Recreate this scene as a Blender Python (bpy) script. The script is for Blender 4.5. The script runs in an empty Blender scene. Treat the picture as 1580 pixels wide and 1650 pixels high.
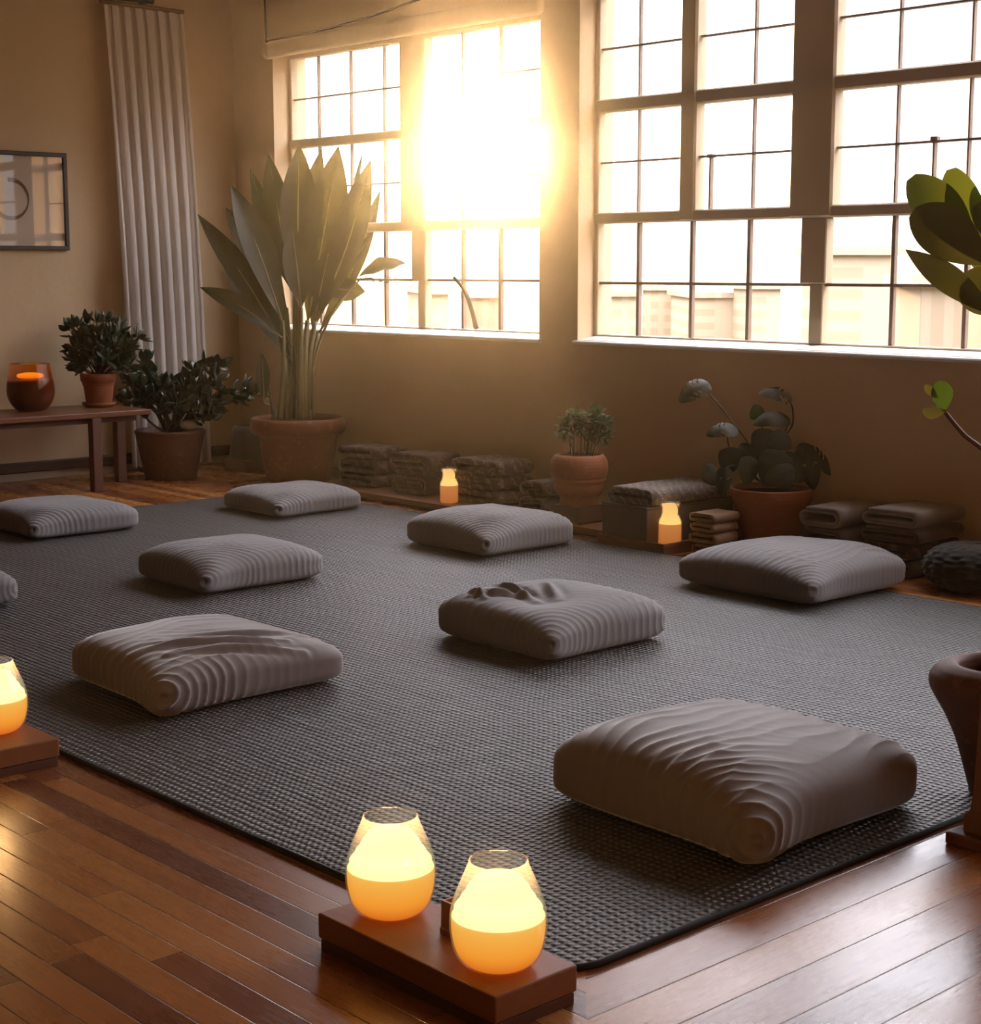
import bpy, bmesh, math, random
import numpy as np
from mathutils import Vector, Matrix, noise as mnoise

random.seed(7)
S = bpy.context.scene
COL = S.collection
PI = math.pi

# ------------------------------------------------------------------ camera geometry (metres)
FPX, HYP, CXP, CYP, EYE = 2655.0, 435.0, 790.0, 825.0, 1.40
PITCH = math.atan((CYP - HYP) / FPX)
YAW = math.radians(47.71)
FH = Vector((-math.sin(YAW), math.cos(YAW), 0)); RT = Vector((math.cos(YAW), math.sin(YAW), 0)); ZZ = Vector((0, 0, 1))
FW = FH * math.cos(PITCH) - ZZ * math.sin(PITCH)
UP = FH * math.sin(PITCH) + ZZ * math.cos(PITCH)
EYEP = Vector((0, 0, EYE))
def ray(px, py): return FW * FPX + RT * (px - CXP) + UP * (CYP - py)
def fl(px, py, z=0.0):
    d = ray(px, py); return EYEP + d * ((z - EYE) / d.z)
def at_y(px, py, y):
    d = ray(px, py); return EYEP + d * (y / d.y)
def at_d(px, py, dist):
    return EYEP + ray(px, py) * (dist / FPX)
def depth(p): return (Vector(p) - EYEP).dot(FW)

cam_d = bpy.data.cameras.new('camera'); cam = bpy.data.objects.new('camera', cam_d); COL.objects.link(cam)
cam.location = EYEP
cam.rotation_euler = Matrix((RT, UP, -FW)).transposed().to_euler()
cam_d.sensor_fit = 'HORIZONTAL'; cam_d.sensor_width = 36; cam_d.lens = FPX / 1580 * 36
cam_d.clip_end = 1000
S.camera = cam

# ------------------------------------------------------------------ object helpers
ORG = {}
def tag(o, label=None, cat=None, group=None, kind=None):
    if label: o['label'] = label
    if cat: o['category'] = cat
    if group: o['group'] = group
    if kind: o['kind'] = kind
    return o
def thing(name, label, cat, loc, group=None):
    o = bpy.data.objects.new(name, None); COL.objects.link(o); o.location = loc
    o.empty_display_size = 0.05
    ORG[o.name] = Vector(loc)
    return tag(o, label, cat, group)
def mesh(name, verts, faces, mat, parent=None, smooth=True, loc=None, label=None):
    """verts are world coordinates"""
    me = bpy.data.meshes.new(name)
    if parent is not None: org = ORG[parent.name]
    elif loc is not None: org = Vector(loc)
    else: org = Vector((0, 0, 0))
    v = np.asarray([tuple(q) for q in verts], dtype=float) - np.array(org)
    me.from_pydata(v.tolist(), [], faces)
    bm = bmesh.new(); bm.from_mesh(me); bmesh.ops.recalc_face_normals(bm, faces=bm.faces); bm.to_mesh(me); bm.free()
    if smooth: me.polygons.foreach_set('use_smooth', [True] * len(me.polygons))
    if mat: me.materials.append(mat)
    me.update()
    o = bpy.data.objects.new(name, me); COL.objects.link(o)
    if parent is not None: o.parent = parent
    else: o.location = org
    ORG[o.name] = org
    if label: o['label'] = label
    return o
def join(*vf):
    V, F = [], []
    for v, f in vf:
        k = len(V); V += [Vector(q) for q in v]; F += [tuple(i + k for i in q) for q in f]
    return V, F
def vf_box(x0, x1, y0, y1, z0, z1, bev=0.0, seg=2):
    bm = bmesh.new(); bmesh.ops.create_cube(bm, size=1.0)
    for v in bm.verts:
        v.co = Vector(((x0 + x1) / 2 + v.co.x * (x1 - x0), (y0 + y1) / 2 + v.co.y * (y1 - y0), (z0 + z1) / 2 + v.co.z * (z1 - z0)))
    if bev: bmesh.ops.bevel(bm, geom=list(bm.edges), offset=bev, segments=seg, affect='EDGES', profile=0.5)
    bm.verts.ensure_lookup_table()
    V = [v.co.copy() for v in bm.verts]; F = [tuple(v.index for v in f.verts) for f in bm.faces]
    bm.free(); return V, F
def box(name, b, mat, parent=None, bev=0.0, loc=None, smooth=False, label=None):
    v, f = vf_box(*b, bev); return mesh(name, v, f, mat, parent, smooth, loc, label)
def vf_lathe(prof, c, seg=48, closed_ends=True, wob=0.0, seed=0):
    V, F = [], []; n = len(prof)
    for i, (r, z) in enumerate(prof):
        for k in range(seg):
            a = 2 * PI * k / seg
            w = 1 + (wob * mnoise.noise(Vector((math.cos(a) * 1.5 + seed, math.sin(a) * 1.5, z * 6))) if wob else 0)
            V.append(Vector((c[0] + r * w * math.cos(a), c[1] + r * w * math.sin(a), c[2] + z)))
    for i in range(n - 1):
        for k in range(seg):
            F.append((i * seg + k, i * seg + (k + 1) % seg, (i + 1) * seg + (k + 1) % seg, (i + 1) * seg + k))
    if closed_ends:
        if prof[0][0] > 1e-4: F.append(tuple(range(seg - 1, -1, -1)))
        if prof[-1][0] > 1e-4: F.append(tuple((n - 1) * seg + k for k in range(seg)))
    return V, F
def lathe(name, prof, c, mat, parent=None, seg=48, loc=None, wob=0.0, label=None, closed=True):
    v, f = vf_lathe(prof, c, seg, closed, wob); return mesh(name, v, f, mat, parent, True, loc, label)
def smooth_path(pts, n):
    pts = [Vector(p) for p in pts]
    if len(pts) == 2: return [pts[0].lerp(pts[1], i / (n - 1)) for i in range(n)]
    out = []
    m = len(pts) - 1
    for i in range(n):
        t = i / (n - 1) * m; k = min(int(t), m - 1); u = t - k
        p0 = pts[max(k - 1, 0)]; p1 = pts[k]; p2 = pts[k + 1]; p3 = pts[min(k + 2, m)]
        out.append(0.5 * ((2 * p1) + (p2 - p0) * u + (2 * p0 - 5 * p1 + 4 * p2 - p3) * u * u + (3 * p1 - p0 - 3 * p2 + p3) * u ** 3))
    return out
def vf_tube(pts, r0, r1=None, seg=8, n=14):
    r1 = r0 if r1 is None else r1
    P = smooth_path(pts, n); V, F = [], []
    prev = None
    for i, p in enumerate(P):
        t = (P[min(i + 1, n - 1)] - P[max(i - 1, 0)]).normalized()
        a = Vector((1, 0, 0)) if prev is None else prev
        if abs(a.dot(t)) > 0.95: a = Vector((0, 1, 0))
        u = (a - t * a.dot(t)).normalized(); prev = u; w = t.cross(u)
        r = r0 + (r1 - r0) * i / (n - 1)
        for k in range(seg):
            q = 2 * PI * k / seg; V.append(p + u * (r * math.cos(q)) + w * (r * math.sin(q)))
    for i in range(n - 1):
        for k in range(seg):
            F.append((i * seg + k, i * seg + (k + 1) % seg, (i + 1) * seg + (k + 1) % seg, (i + 1) * seg + k))
    F.append(tuple(range(seg))[::-1]); F.append(tuple((n - 1) * seg + k for k in range(seg)))
    return V, F
def tube(name, pts, r0, mat, parent=None, r1=None, seg=8, n=14, loc=None):
    v, f = vf_tube(pts, r0, r1, seg, n); return mesh(name, v, f, mat, parent, True, loc)

# ------------------------------------------------------------------ material helpers
class NT:
    def __init__(s, name):
        s.m = bpy.data.materials.new(name); s.m.use_nodes = True
        s.t = s.m.node_tree; s.t.nodes.clear()
        s.out = s.n('ShaderNodeOutputMaterial')
    def n(s, typ, inp=None, **kw):
        nd = s.t.nodes.new(typ)
        for k, v in kw.items(): setattr(nd, k, v)
        for k, v in (inp or {}).items():
            if isinstance(v, bpy.types.NodeSocket): s.t.links.new(v, nd.inputs[k])
            else: nd.inputs[k].default_value = v
        return nd
    def math(s, op, a, b=0.0, c=0.0, clamp=False):
        nd = s.n('ShaderNodeMath', operation=op, use_clamp=clamp)
        for i, v in enumerate((a, b, c)):
            if isinstance(v, bpy.types.NodeSocket): s.t.links.new(v, nd.inputs[i])
            else: nd.inputs[i].default_value = v
        return nd.outputs[0]
    def mix(s, fac, a, b, blend='MIX'):
        nd = s.n('ShaderNodeMix', data_type='RGBA', blend_type=blend)
        for k, v in ((0, fac), (6, a), (7, b)):
            if isinstance(v, bpy.types.NodeSocket): s.t.links.new(v, nd.inputs[k])
            else: nd.inputs[k].default_value = (v if k == 0 else (*v, 1) if len(v) == 3 else v)
        return nd.outputs[2]
    def coord(s, which='Object'): return s.n('ShaderNodeTexCoord').outputs[which]
    def pos(s): return s.n('ShaderNodeNewGeometry').outputs['Position']
    def noise(s, vec, scale, detail=3, rough=0.5, out='Fac', distortion=0.0):
        return s.n('ShaderNodeTexNoise', {'Vector': vec, 'Scale': scale, 'Detail': detail, 'Roughness': rough, 'Distortion': distortion}).outputs[out]
    def ramp(s, fac, stops):
        nd = s.n('ShaderNodeValToRGB', {'Fac': fac}); cr = nd.color_ramp
        while len(cr.elements) < len(stops): cr.elements.new(0.5)
        for e, (p, c) in zip(cr.elements, stops): e.position = p; e.color = (*c, 1)
        return nd.outputs['Color']
    def bump(s, h, strength=0.5, dist=0.01, normal=None):
        d = {'Height': h, 'Strength': strength, 'Distance': dist}
        if normal is not None: d['Normal'] = normal
        return s.n('ShaderNodeBump', d).outputs['Normal']
    def bsdf(s, **kw):
        inp = {k.replace('_', ' '): ((*v, 1) if isinstance(v, tuple) and len(v) == 3 else v) for k, v in kw.items()}
        return s.n('ShaderNodeBsdfPrincipled', inp)
    def done(s, shader):
        s.t.links.new(shader if isinstance(shader, bpy.types.NodeSocket) else shader.outputs[0], s.out.inputs['Surface']); return s.m

def plain(name, col, rough=0.6, spec=0.4, noise_amt=0.12, nscale=6.0, bump=0.0, bscale=40, metallic=0.0):
    t = NT(name); P = t.pos()
    c2 = tuple(min(1, q * (1 + noise_amt)) for q in col); c1 = tuple(q * (1 - noise_amt) for q in col)
    c = t.mix(t.noise(P, nscale, 4), c1, c2)
    kw = dict(Base_Color=c, Roughness=rough, Specular_IOR_Level=spec, Metallic=metallic)
    if bump: kw['Normal'] = t.bump(t.noise(P, bscale, 4), bump, 0.004)
    return t.done(t.bsdf(**kw))

def srgb(r, g, b):
    f = lambda c: (c / 255 / 12.92) if c <= 10 else ((c / 255 + 0.055) / 1.055) ** 2.4
    return (f(r), f(g), f(b))

# wall plaster
def m_plaster():
    t = NT('plaster'); P = t.pos()
    a = t.noise(P, 1.3, 5, 0.6); b = t.noise(P, 14, 4)
    c = t.mix(a, (0.60, 0.445, 0.275), (0.70, 0.535, 0.345)); c = t.mix(t.math('MULTIPLY', b, 0.25), c, (0.52, 0.375, 0.22))
    h = t.math('ADD', t.noise(P, 5, 6, 0.6), t.math('MULTIPLY', t.noise(P, 60, 3), 0.15))
    return t.done(t.bsdf(Base_Color=c, Roughness=0.75, Specular_IOR_Level=0.25, Normal=t.bump(h, 0.35, 0.012)))
M = {}
M['plaster'] = m_plaster()
M['dimwall'] = plain('low_bounce_umber', (0.20, 0.125, 0.075), 0.8, 0.2)  # unseen right and rear walls, made dark to cut bounced light
M['ceiling'] = plain('ceiling_paint', (0.55, 0.45, 0.33), 0.8, 0.2)
M['frame'] = plain('window_paint', (0.50, 0.40, 0.27), 0.45, 0.4, 0.1)
M['muntin'] = plain('window_bar_paint', (0.24, 0.17, 0.13), 0.5, 0.4, 0.1)
M['sill'] = plain('sill_paint', (0.82, 0.80, 0.77), 0.4, 0.5, 0.06)
M['blind'] = plain('blind_cloth', (0.62, 0.49, 0.33), 0.7, 0.2)
M['basecap'] = plain('dark_baseboard_wood', (0.085, 0.042, 0.022), 0.45)
M['basepale'] = plain('pale_baseboard_paint', (0.42, 0.34, 0.25), 0.5)

# plank floor
def m_floor():
    t = NT('plank_floor'); P = t.pos()
    sep = t.n('ShaderNodeSeparateXYZ', {'Vector': P}); x, y = sep.outputs[0], sep.outputs[1]
    # boards run along x on one side of the mitre line and along y on the other
    m1 = t.math('GREATER_THAN', t.math('ADD', t.math('ADD', x, 2.14), t.math('SUBTRACT', y, 2.2)), 0.0)
    m2 = t.math('GREATER_THAN', x, -2.40)
    side = t.math('MULTIPLY', m1, m2)
    def mixf(a, b):
        nd = t.n('ShaderNodeMix', {0: side, 2: a, 3: b}, data_type='FLOAT'); return nd.outputs[0]
    along = mixf(x, y); across = mixf(t.math('ADD', y, 0.02), t.math('ADD', x, 0.002))
    W = mixf(0.079, 0.128)
    row = t.math('FLOOR', t.math('DIVIDE', across, W)); fr = t.math('FRACT', t.math('DIVIDE', across, W))
    wn = t.n('ShaderNodeTexWhiteNoise', {'W': t.math('ADD', row, t.math('MULTIPLY', side, 57.0))}, noise_dimensions='1D').outputs['Value']
    al = t.math('DIVIDE', t.math('ADD', along, t.math('MULTIPLY', wn, 9.0)), mixf(1.5, 3.2))
    cellx = t.math('FLOOR', al); fa = t.math('FRACT', al)
    cid = t.n('ShaderNodeCombineXYZ', {'X': row, 'Y': cellx, 'Z': side})
    rnd = t.n('ShaderNodeTexWhiteNoise', {'Vector': cid.outputs[0]}, noise_dimensions='3D').outputs['Value']
    gv = t.n('ShaderNodeCombineXYZ', {'X': t.math('MULTIPLY', along, 1.6), 'Y': t.math('MULTIPLY', across, 26.0), 'Z': t.math('MULTIPLY', rnd, 30.0)}).outputs[0]
    g = t.noise(gv, 1.6, 6, 0.62, distortion=0.6); g2 = t.noise(gv, 7.0, 4, 0.6)
    tone = t.math('ADD', t.math('MULTIPLY', rnd, 0.66), t.math('MULTIPLY', g, 0.42))
    c = t.ramp(tone, [(0.15, (0.135, 0.032, 0.009)), (0.42, (0.31, 0.095, 0.020)), (0.66, (0.48, 0.175, 0.038)), (0.92, (0.66, 0.29, 0.075))])
    c = t.mix(t.math('MULTIPLY', g2, 0.35), c, (0.09, 0.03, 0.012))
    e = t.math('MINIMUM', fr, t.math('SUBTRACT', 1.0, fr)); e = t.math('MULTIPLY', e, W)
    ee = t.math('MULTIPLY', t.math('MINIMUM', fa, t.math('SUBTRACT', 1.0, fa)), 1.5)
    gap = t.math('MINIMUM', e, ee)
    groove = t.math('DIVIDE', gap, 0.0022, clamp=True)
    c = t.mix(groove, (0.018, 0.007, 0.004), c)
    rough = t.math('ADD', t.math('MULTIPLY', t.noise(P, 3.0, 4), 0.12), t.math('ADD', 0.155, t.math('MULTIPLY', g2, 0.12)))
    h = t.math('ADD', t.math('MULTIPLY', groove, 1.0), t.math('MULTIPLY', g2, 0.06))
    nrm = t.bump(h, 0.35, 0.0015)
    return t.done(t.bsdf(Base_Color=c, Roughness=rough, Specular_IOR_Level=0.8, Normal=nrm))
M['floor'] = m_floor()

# woven rug: rows of small knots
def m_rug():
    t = NT('woven_charcoal'); P = t.pos()
    wob = t.noise(P, 2.2, 3, out='Color'); wob2 = t.noise(P, 30, 2, out='Color')
    v = t.n('ShaderNodeVectorMath', {0: P, 1: t.n('ShaderNodeVectorMath', {0: wob, 'Scale': 0.030}, operation='SCALE').outputs[0]}, operation='ADD').outputs[0]
    v = t.n('ShaderNodeVectorMath', {0: v, 1: t.n('ShaderNodeVectorMath', {0: wob2, 'Scale': 0.006}, operation='SCALE').outputs[0]}, operation='ADD').outputs[0]
    sep = t.n('ShaderNodeSeparateXYZ', {'Vector': v})
    k = 2 * PI / 0.0215; ky = 2 * PI / 0.0235
    sx = t.math('SINE', t.math('MULTIPLY', sep.outputs[0], k)); 
    row = t.math('FLOOR', t.math('DIVIDE', sep.outputs[1], 0.0235))
    sx = t.math('SINE', t.math('ADD', t.math('MULTIPLY', sep.outputs[0], k), t.math('MULTIPLY', row, 0.6)))
    sy = t.math('SINE', t.math('MULTIPLY', sep.outputs[1], ky))
    a = t.math('ADD', t.math('MULTIPLY', sx, 0.5), 0.5); b = t.math('ADD', t.math('MULTIPLY', sy, 0.5), 0.5)
    h = t.math('MULTIPLY', t.math('POWER', a, 1.1), t.math('POWER', b, 0.9))
    st = t.n('ShaderNodeVectorMath', {0: P, 1: (0.8, 14.0, 1.0)}, operation='MULTIPLY').outputs[0]
    streak = t.noise(st, 2.0, 5, 0.65)
    hh = t.math('ADD', t.math('MULTIPLY', h, 1.15), t.math('MULTIPLY', streak, 1.0))
    c = t.mix(h, (0.005, 0.0045, 0.0045), (0.25, 0.225, 0.218))  # window glints put into the colour: knot tops pale, gaps near black
    c = t.mix(t.math('MULTIPLY', t.noise(P, 1.1, 5, 0.6), 0.4), c, (0.045, 0.042, 0.041))
    c = t.mix(t.math('SUBTRACT', t.math('MULTIPLY', streak, 2.2), 0.6, clamp=True), t.mix(0.40, c, (0.0, 0.0, 0.0)), t.mix(0.18, c, (0.22, 0.2, 0.195)))
    return t.done(t.bsdf(Base_Color=c, Roughness=0.46, Specular_IOR_Level=0.55, Normal=t.bump(hh, 1.0, 0.0095)))
M['rug'] = m_rug()
M['rughem'] = plain('rug_binding', (0.012, 0.010, 0.010), 0.7, 0.3)

def m_cloth(name, col, rough=0.85, weave=900, sheen=0.25):
    t = NT(name); O = t.coord('Object')
    n1 = t.noise(O, 3.0, 4); n2 = t.noise(O, weave, 2)
    c = t.mix(n1, tuple(q * 0.86 for q in col), tuple(q * 1.14 for q in col))
    c = t.mix(t.math('MULTIPLY', n2, 0.3), c, tuple(q * 0.7 for q in col))
    h = t.math('ADD', t.math('MULTIPLY', n2, 0.35), t.noise(O, 60, 3))
    return t.done(t.bsdf(Base_Color=c, Roughness=rough, Specular_IOR_Level=0.25, Sheen_Weight=sheen, Sheen_Roughness=0.4, Normal=t.bump(h, 0.12, 0.003)))
M['cushion'] = m_cloth('grey_linen', (0.215, 0.203, 0.208))
M['cushion_taupe'] = m_cloth('taupe_velvet', (0.20, 0.162, 0.152), 0.65, 900, 0.8)
M['greycloth'] = m_cloth('grey_throw', (0.22, 0.19, 0.17), 0.9, 500)
M['tancloth'] = m_cloth('tan_towel', (0.27, 0.17, 0.10), 0.9, 500)
M['darkcloth'] = m_cloth('dark_throw', (0.10, 0.078, 0.066), 0.9, 500)
M['blackknit'] = m_cloth('black_knit', (0.030, 0.030, 0.028), 0.9, 300)
M['felt'] = m_cloth('grey_felt', (0.135, 0.098, 0.082), 0.9, 700)
M['bincloth'] = m_cloth('dark_felt', (0.085, 0.07, 0.06), 0.9, 700)
def m_pattern(name, dark, light, scale):
    t = NT(name); O = t.coord('Object')
    w = t.n('ShaderNodeTexWave', {'Vector': O, 'Scale': scale, 'Distortion': 7.0, 'Detail': 3.0, 'Detail Scale': 2.0}, wave_type='BANDS', bands_direction='DIAGONAL').outputs['Fac']
    v = t.n('ShaderNodeTexVoronoi', {'Vector': O, 'Scale': scale * 6.5}, feature='DISTANCE_TO_EDGE').outputs['Distance']
    f = t.math('MULTIPLY', t.math('POWER', w, 2.5), t.math('MULTIPLY', t.math('LESS_THAN', v, 0.16), 0.9))
    f = t.math('ADD', f, t.math('MULTIPLY', t.noise(O, 22, 4), 0.25), clamp=True)
    c = t.mix(f, dark, light)
    return t.done(t.bsdf(Base_Color=c, Roughness=0.9, Specular_IOR_Level=0.2, Sheen_Weight=0.2, Normal=t.bump(t.math('ADD', f, t.noise(O, 150, 2)), 0.5, 0.004)))
M['pat1'] = m_pattern('patterned_throw_dark', (0.056, 0.031, 0.022), (0.150, 0.096, 0.070), 5)
M['pat2'] = m_pattern('patterned_throw_russet', (0.080, 0.038, 0.026), (0.14, 0.080, 0.055), 4)
M['pat3'] = m_pattern('patterned_throw_umber', (0.066, 0.036, 0.025), (0.19, 0.122, 0.088), 6)
M['pat4'] = m_pattern('patterned_throw_grey', (0.16, 0.13, 0.11), (0.36, 0.31, 0.27), 11)

def m_wood(name, c1, c2, rough=0.4, sc=1.0, axis=(2.0, 22.0, 22.0)):
    t = NT(name); O = t.pos()
    v = t.n('ShaderNodeVectorMath', {0: O, 1: axis}, operation='MULTIPLY').outputs[0]
    g = t.noise(v, 1.8 * sc, 6, 0.6, distortion=0.8); g2 = t.noise(v, 9 * sc, 3)
    c = t.mix(g, c1, c2); c = t.mix(t.math('MULTIPLY', g2, 0.3), c, c1)
    return t.done(t.bsdf(Base_Color=c, Roughness=rough, Specular_IOR_Level=0.45, Normal=t.bump(g2, 0.15, 0.002)))
M['traywood'] = m_wood('tray_wood', (0.20, 0.070, 0.026), (0.36, 0.145, 0.055), 0.42)
M['benchwood'] = m_wood('bench_wood', (0.11, 0.038, 0.018), (0.22, 0.085, 0.036), 0.35, axis=(22, 2, 22))
M['platwood'] = m_wood('platform_wood', (0.15, 0.055, 0.022), (0.28, 0.11, 0.04), 0.4)
M['darkwood'] = m_wood('dark_block_wood', (0.085, 0.032, 0.018), (0.16, 0.06, 0.028), 0.5)
M['postwood'] = m_wood('post_wood', (0.16, 0.075, 0.036), (0.28, 0.14, 0.07), 0.5, axis=(22, 22, 2))

def m_terracotta(name, c1, c2):
    t = NT(name); O = t.pos()
    c = t.mix(t.noise(O, 7, 5, 0.6), c1, c2)
    c = t.mix(t.math('MULTIPLY', t.math('GREATER_THAN', t.noise(O, 22, 4), 0.62), 0.25), c, (0.30, 0.17, 0.11))
    h = t.math('ADD', t.noise(O, 50, 4), t.n('ShaderNodeTexWave', {'Vector': O, 'Scale': 18.0, 'Distortion': 1.5}, wave_type='BANDS', bands_direction='Z').outputs['Fac'])
    return t.done(t.bsdf(Base_Color=c, Roughness=0.62, Specular_IOR_Level=0.35, Normal=t.bump(h, 0.15, 0.003)))
M['terra'] = m_terracotta('terracotta', (0.165, 0.048, 0.020), (0.25, 0.078, 0.032))
M['terra2'] = m_terracotta('terracotta_orange', (0.24, 0.070, 0.026), (0.35, 0.108, 0.040))
M['terra3'] = m_terracotta('terracotta_umber', (0.10, 0.040, 0.026), (0.17, 0.068, 0.042))
M['soil'] = plain('soil', (0.035, 0.022, 0.015), 0.95, 0.1, 0.4, 60, 0.8, 90)
M['metal'] = plain('dark_iron', (0.030, 0.024, 0.020), 0.5, 0.5)
M['cable'] = plain('brown_cable', (0.09, 0.052, 0.03), 0.6)

def m_leaf(name, col, light, trans=0.35, rough=0.38, spec=0.5):
    t = NT(name); O = t.pos(); rv = t.n('ShaderNodeObjectInfo').outputs['Random']
    n = t.noise(O, 12, 4); c = t.mix(t.math('ADD', t.math('MULTIPLY', n, 0.5), t.math('MULTIPLY', rv, 0.5)), tuple(q * 0.55 for q in col), tuple(q * 1.5 for q in col))
    b = t.bsdf(Base_Color=c, Roughness=rough, Specular_IOR_Level=spec, Normal=t.bump(t.noise(O, 60, 3), 0.12, 0.003))
    tr = t.n('ShaderNodeBsdfTranslucent', {'Color': (*light, 1)})
    mx = t.n('ShaderNodeMixShader', {0: trans, 1: b.outputs[0], 2: tr.outputs[0]})
    return t.done(mx.outputs[0])
M['leaf_big'] = m_leaf('paddle_leaf', (0.042, 0.040, 0.015), (0.11, 0.10, 0.022), 0.22, 0.5, 0.3)
M['stalk_big'] = m_leaf('paddle_stalk', (0.15, 0.135, 0.055), (0.3, 0.26, 0.08), 0.12)
M['leaf_jade'] = m_leaf('fleshy_leaf', (0.028, 0.052, 0.026), (0.06, 0.12, 0.03), 0.08, 0.28, 0.6)
M['leaf_bench'] = m_leaf('bushy_leaf', (0.042, 0.062, 0.026), (0.10, 0.16, 0.04), 0.12, 0.35)
M['stem_brown'] = plain('woody_stem', (0.075, 0.05, 0.028), 0.7)
M['leaf_herb'] = m_leaf('herb_leaf', (0.070, 0.088, 0.030), (0.16, 0.2, 0.05), 0.25, 0.5)
M['stem_herb'] = plain('herb_stem', (0.11, 0.085, 0.035), 0.6)
M['leaf_monst'] = m_leaf('split_leaf', (0.022, 0.023, 0.011), (0.05, 0.055, 0.016), 0.10, 0.5, 0.22)
M['leaf_monst_young'] = m_leaf('young_leaf', (0.024, 0.050, 0.009), (0.042, 0.088, 0.009), 0.40, 0.4)
M['leaf_fig'] = m_leaf('round_leaf', (0.06, 0.085, 0.018), (0.13, 0.17, 0.015), 0.40, 0.4)
M['leaf_figdark'] = m_leaf('round_leaf_dark', (0.040, 0.042, 0.014), (0.12, 0.12, 0.02), 0.25, 0.4)
M['stem_red'] = plain('reddish_stem', (0.10, 0.040, 0.026), 0.5)

# thin clear glass
def m_glass(name, tint, gloss=0.25, rough=0.02, haze=0.0, hcol=(1, 1, 1)):
    t = NT(name)
    tr = t.n('ShaderNodeBsdfTransparent', {'Color': (*tint, 1)})
    gl = t.n('ShaderNodeBsdfGlossy', {'Color': (1, 1, 1, 1), 'Roughness': rough})
    lw = t.n('ShaderNodeLayerWeight', {'Blend': 0.5})
    fz = t.math('ADD', 0.035, t.math('MULTIPLY', t.math('POWER', lw.outputs['Facing'], 4.0), gloss))
    mx = t.n('ShaderNodeMixShader', {0: fz, 1: tr.outputs[0], 2: gl.outputs[0]})
    if haze:
        tl = t.n('ShaderNodeBsdfTranslucent', {'Color': (*hcol, 1)})
        mx = t.n('ShaderNodeMixShader', {0: haze, 1: mx.outputs[0], 2: tl.outputs[0]})
    return t.done(mx.outputs[0])
M['pane'] = m_glass('window_glass', (0.97, 0.97, 0.97), 0.12)
M['lampglass'] = m_glass('lantern_glass', (0.95, 0.92, 0.89), 0.55, 0.03, 0.13, (0.95, 0.85, 0.75))
M['picglass'] = m_glass('picture_glass', (0.98, 0.98, 0.98), 0.22, 0.02)
M['bronzeglass'] = m_glass('bronze_glass', (0.78, 0.55, 0.42), 0.45, 0.06, 0.25, (0.5, 0.3, 0.2))

def m_emit(name, stops, zlo, zhi, strength):
    """a lamp part with its glow painted as emission, hue changing over its height"""
    t = NT(name); sep = t.n('ShaderNodeSeparateXYZ', {'Vector': t.coord('Object')})
    f = t.math('DIVIDE', t.math('SUBTRACT', sep.outputs[2], zlo), zhi - zlo, clamp=True)
    c = t.ramp(f, stops)
    return t.done(t.n('ShaderNodeEmission', {'Color': c, 'Strength': strength}).outputs[0])
M['wax_glow'] = m_emit('lamp_wax', [(0.0, srgb(216, 96, 22)), (0.45, srgb(250, 160, 52)), (1.0, srgb(253, 190, 84))], 0.0, 0.10, 0.82)  # flame-lit wax, its inner glow put in as emission
M['dome_glow'] = m_emit('lamp_dome', [(0.0, srgb(255, 252, 176)), (0.35, srgb(255, 253, 196)), (1.0, srgb(255, 238, 150))], 0.10, 0.185, 1.03)
M['jar_wax'] = m_emit('jar_wax', [(0.0, srgb(196, 116, 56)), (1.0, srgb(216, 140, 76))], 0.0, 0.10, 0.72)  # emission replaces flame light passing through the jar's wax
M['jar_glow'] = m_emit('jar_flame_glow', [(0.0, srgb(255, 220, 130)), (1.0, srgb(248, 196, 120))], 0.10, 0.19, 1.05)
M['amber'] = m_emit('amber_flame', [(0.0, srgb(190, 80, 10)), (1.0, srgb(255, 190, 40))], 0.19, 0.25, 2.6)
M['waxbrown'] = plain('brown_wax', (0.36, 0.20, 0.13), 0.5)

# ------------------------------------------------------------------ the room
XL, YW = -10.24, 6.82           # left wall and window wall
XR, YB, HC = 1.6, -2.2, 4.3
def struct(o, label=None):
    o['kind'] = 'structure'
    if label: o['label'] = label; 
    return o
struct(box('floor', (XL - 0.3, XR + 0.3, YB - 0.3, YW + 0.3, -0.12, 0.0), M['floor']))
struct(box('ceiling', (XL - 0.3, XR + 0.3, YB - 0.3, YW + 0.3, HC, HC + 0.15), M['ceiling']))
struct(box('wall_left', (XL - 0.2, XL, YB - 0.2, YW + 0.3, 0, HC), M['plaster']))
struct(box('wall_right', (XR, XR + 0.2, YB - 0.2, YW + 0.3, 0, HC), M['dimwall']))
struct(box('wall_rear', (XL, XR, YB - 0.2, YB, 0, HC), M['dimwall']))
WT = 0.28
holes = [(-9.75, -7.07, 1.0, 2.885), (-6.75, -3.55, 1.0, 3.32), (-3.05, 0.55, 1.0, 3.32)]
parts = []
xs = XL
for (a, b, z0, z1) in holes:
    parts.append(vf_box(xs, a, YW, YW + WT, 0, HC))
    parts.append(vf_box(a, b, YW, YW + WT, 0, z0)); parts.append(vf_box(a, b, YW, YW + WT, z1, HC)); xs = b
parts.append(vf_box(xs, XR, YW, YW + WT, 0, HC))
v, f = join(*parts); struct(mesh('wall_back', v, f, M['plaster'], smooth=False))
GY = YW + 0.16
bb = struct(box('baseboard_left', (XL, XL + 0.018, YB, YW, 0, 0.055), M['basepale'], bev=0.004))
box('baseboard_cap', (XL, XL + 0.035, YB, YW, 0.055, 0.125), M['basecap'], bb, bev=0.008)
bb = struct(box('baseboard_back', (XL + 0.035, XR, YW - 0.018, YW, 0, 0.05), M['basecap'], bev=0.004))

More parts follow.
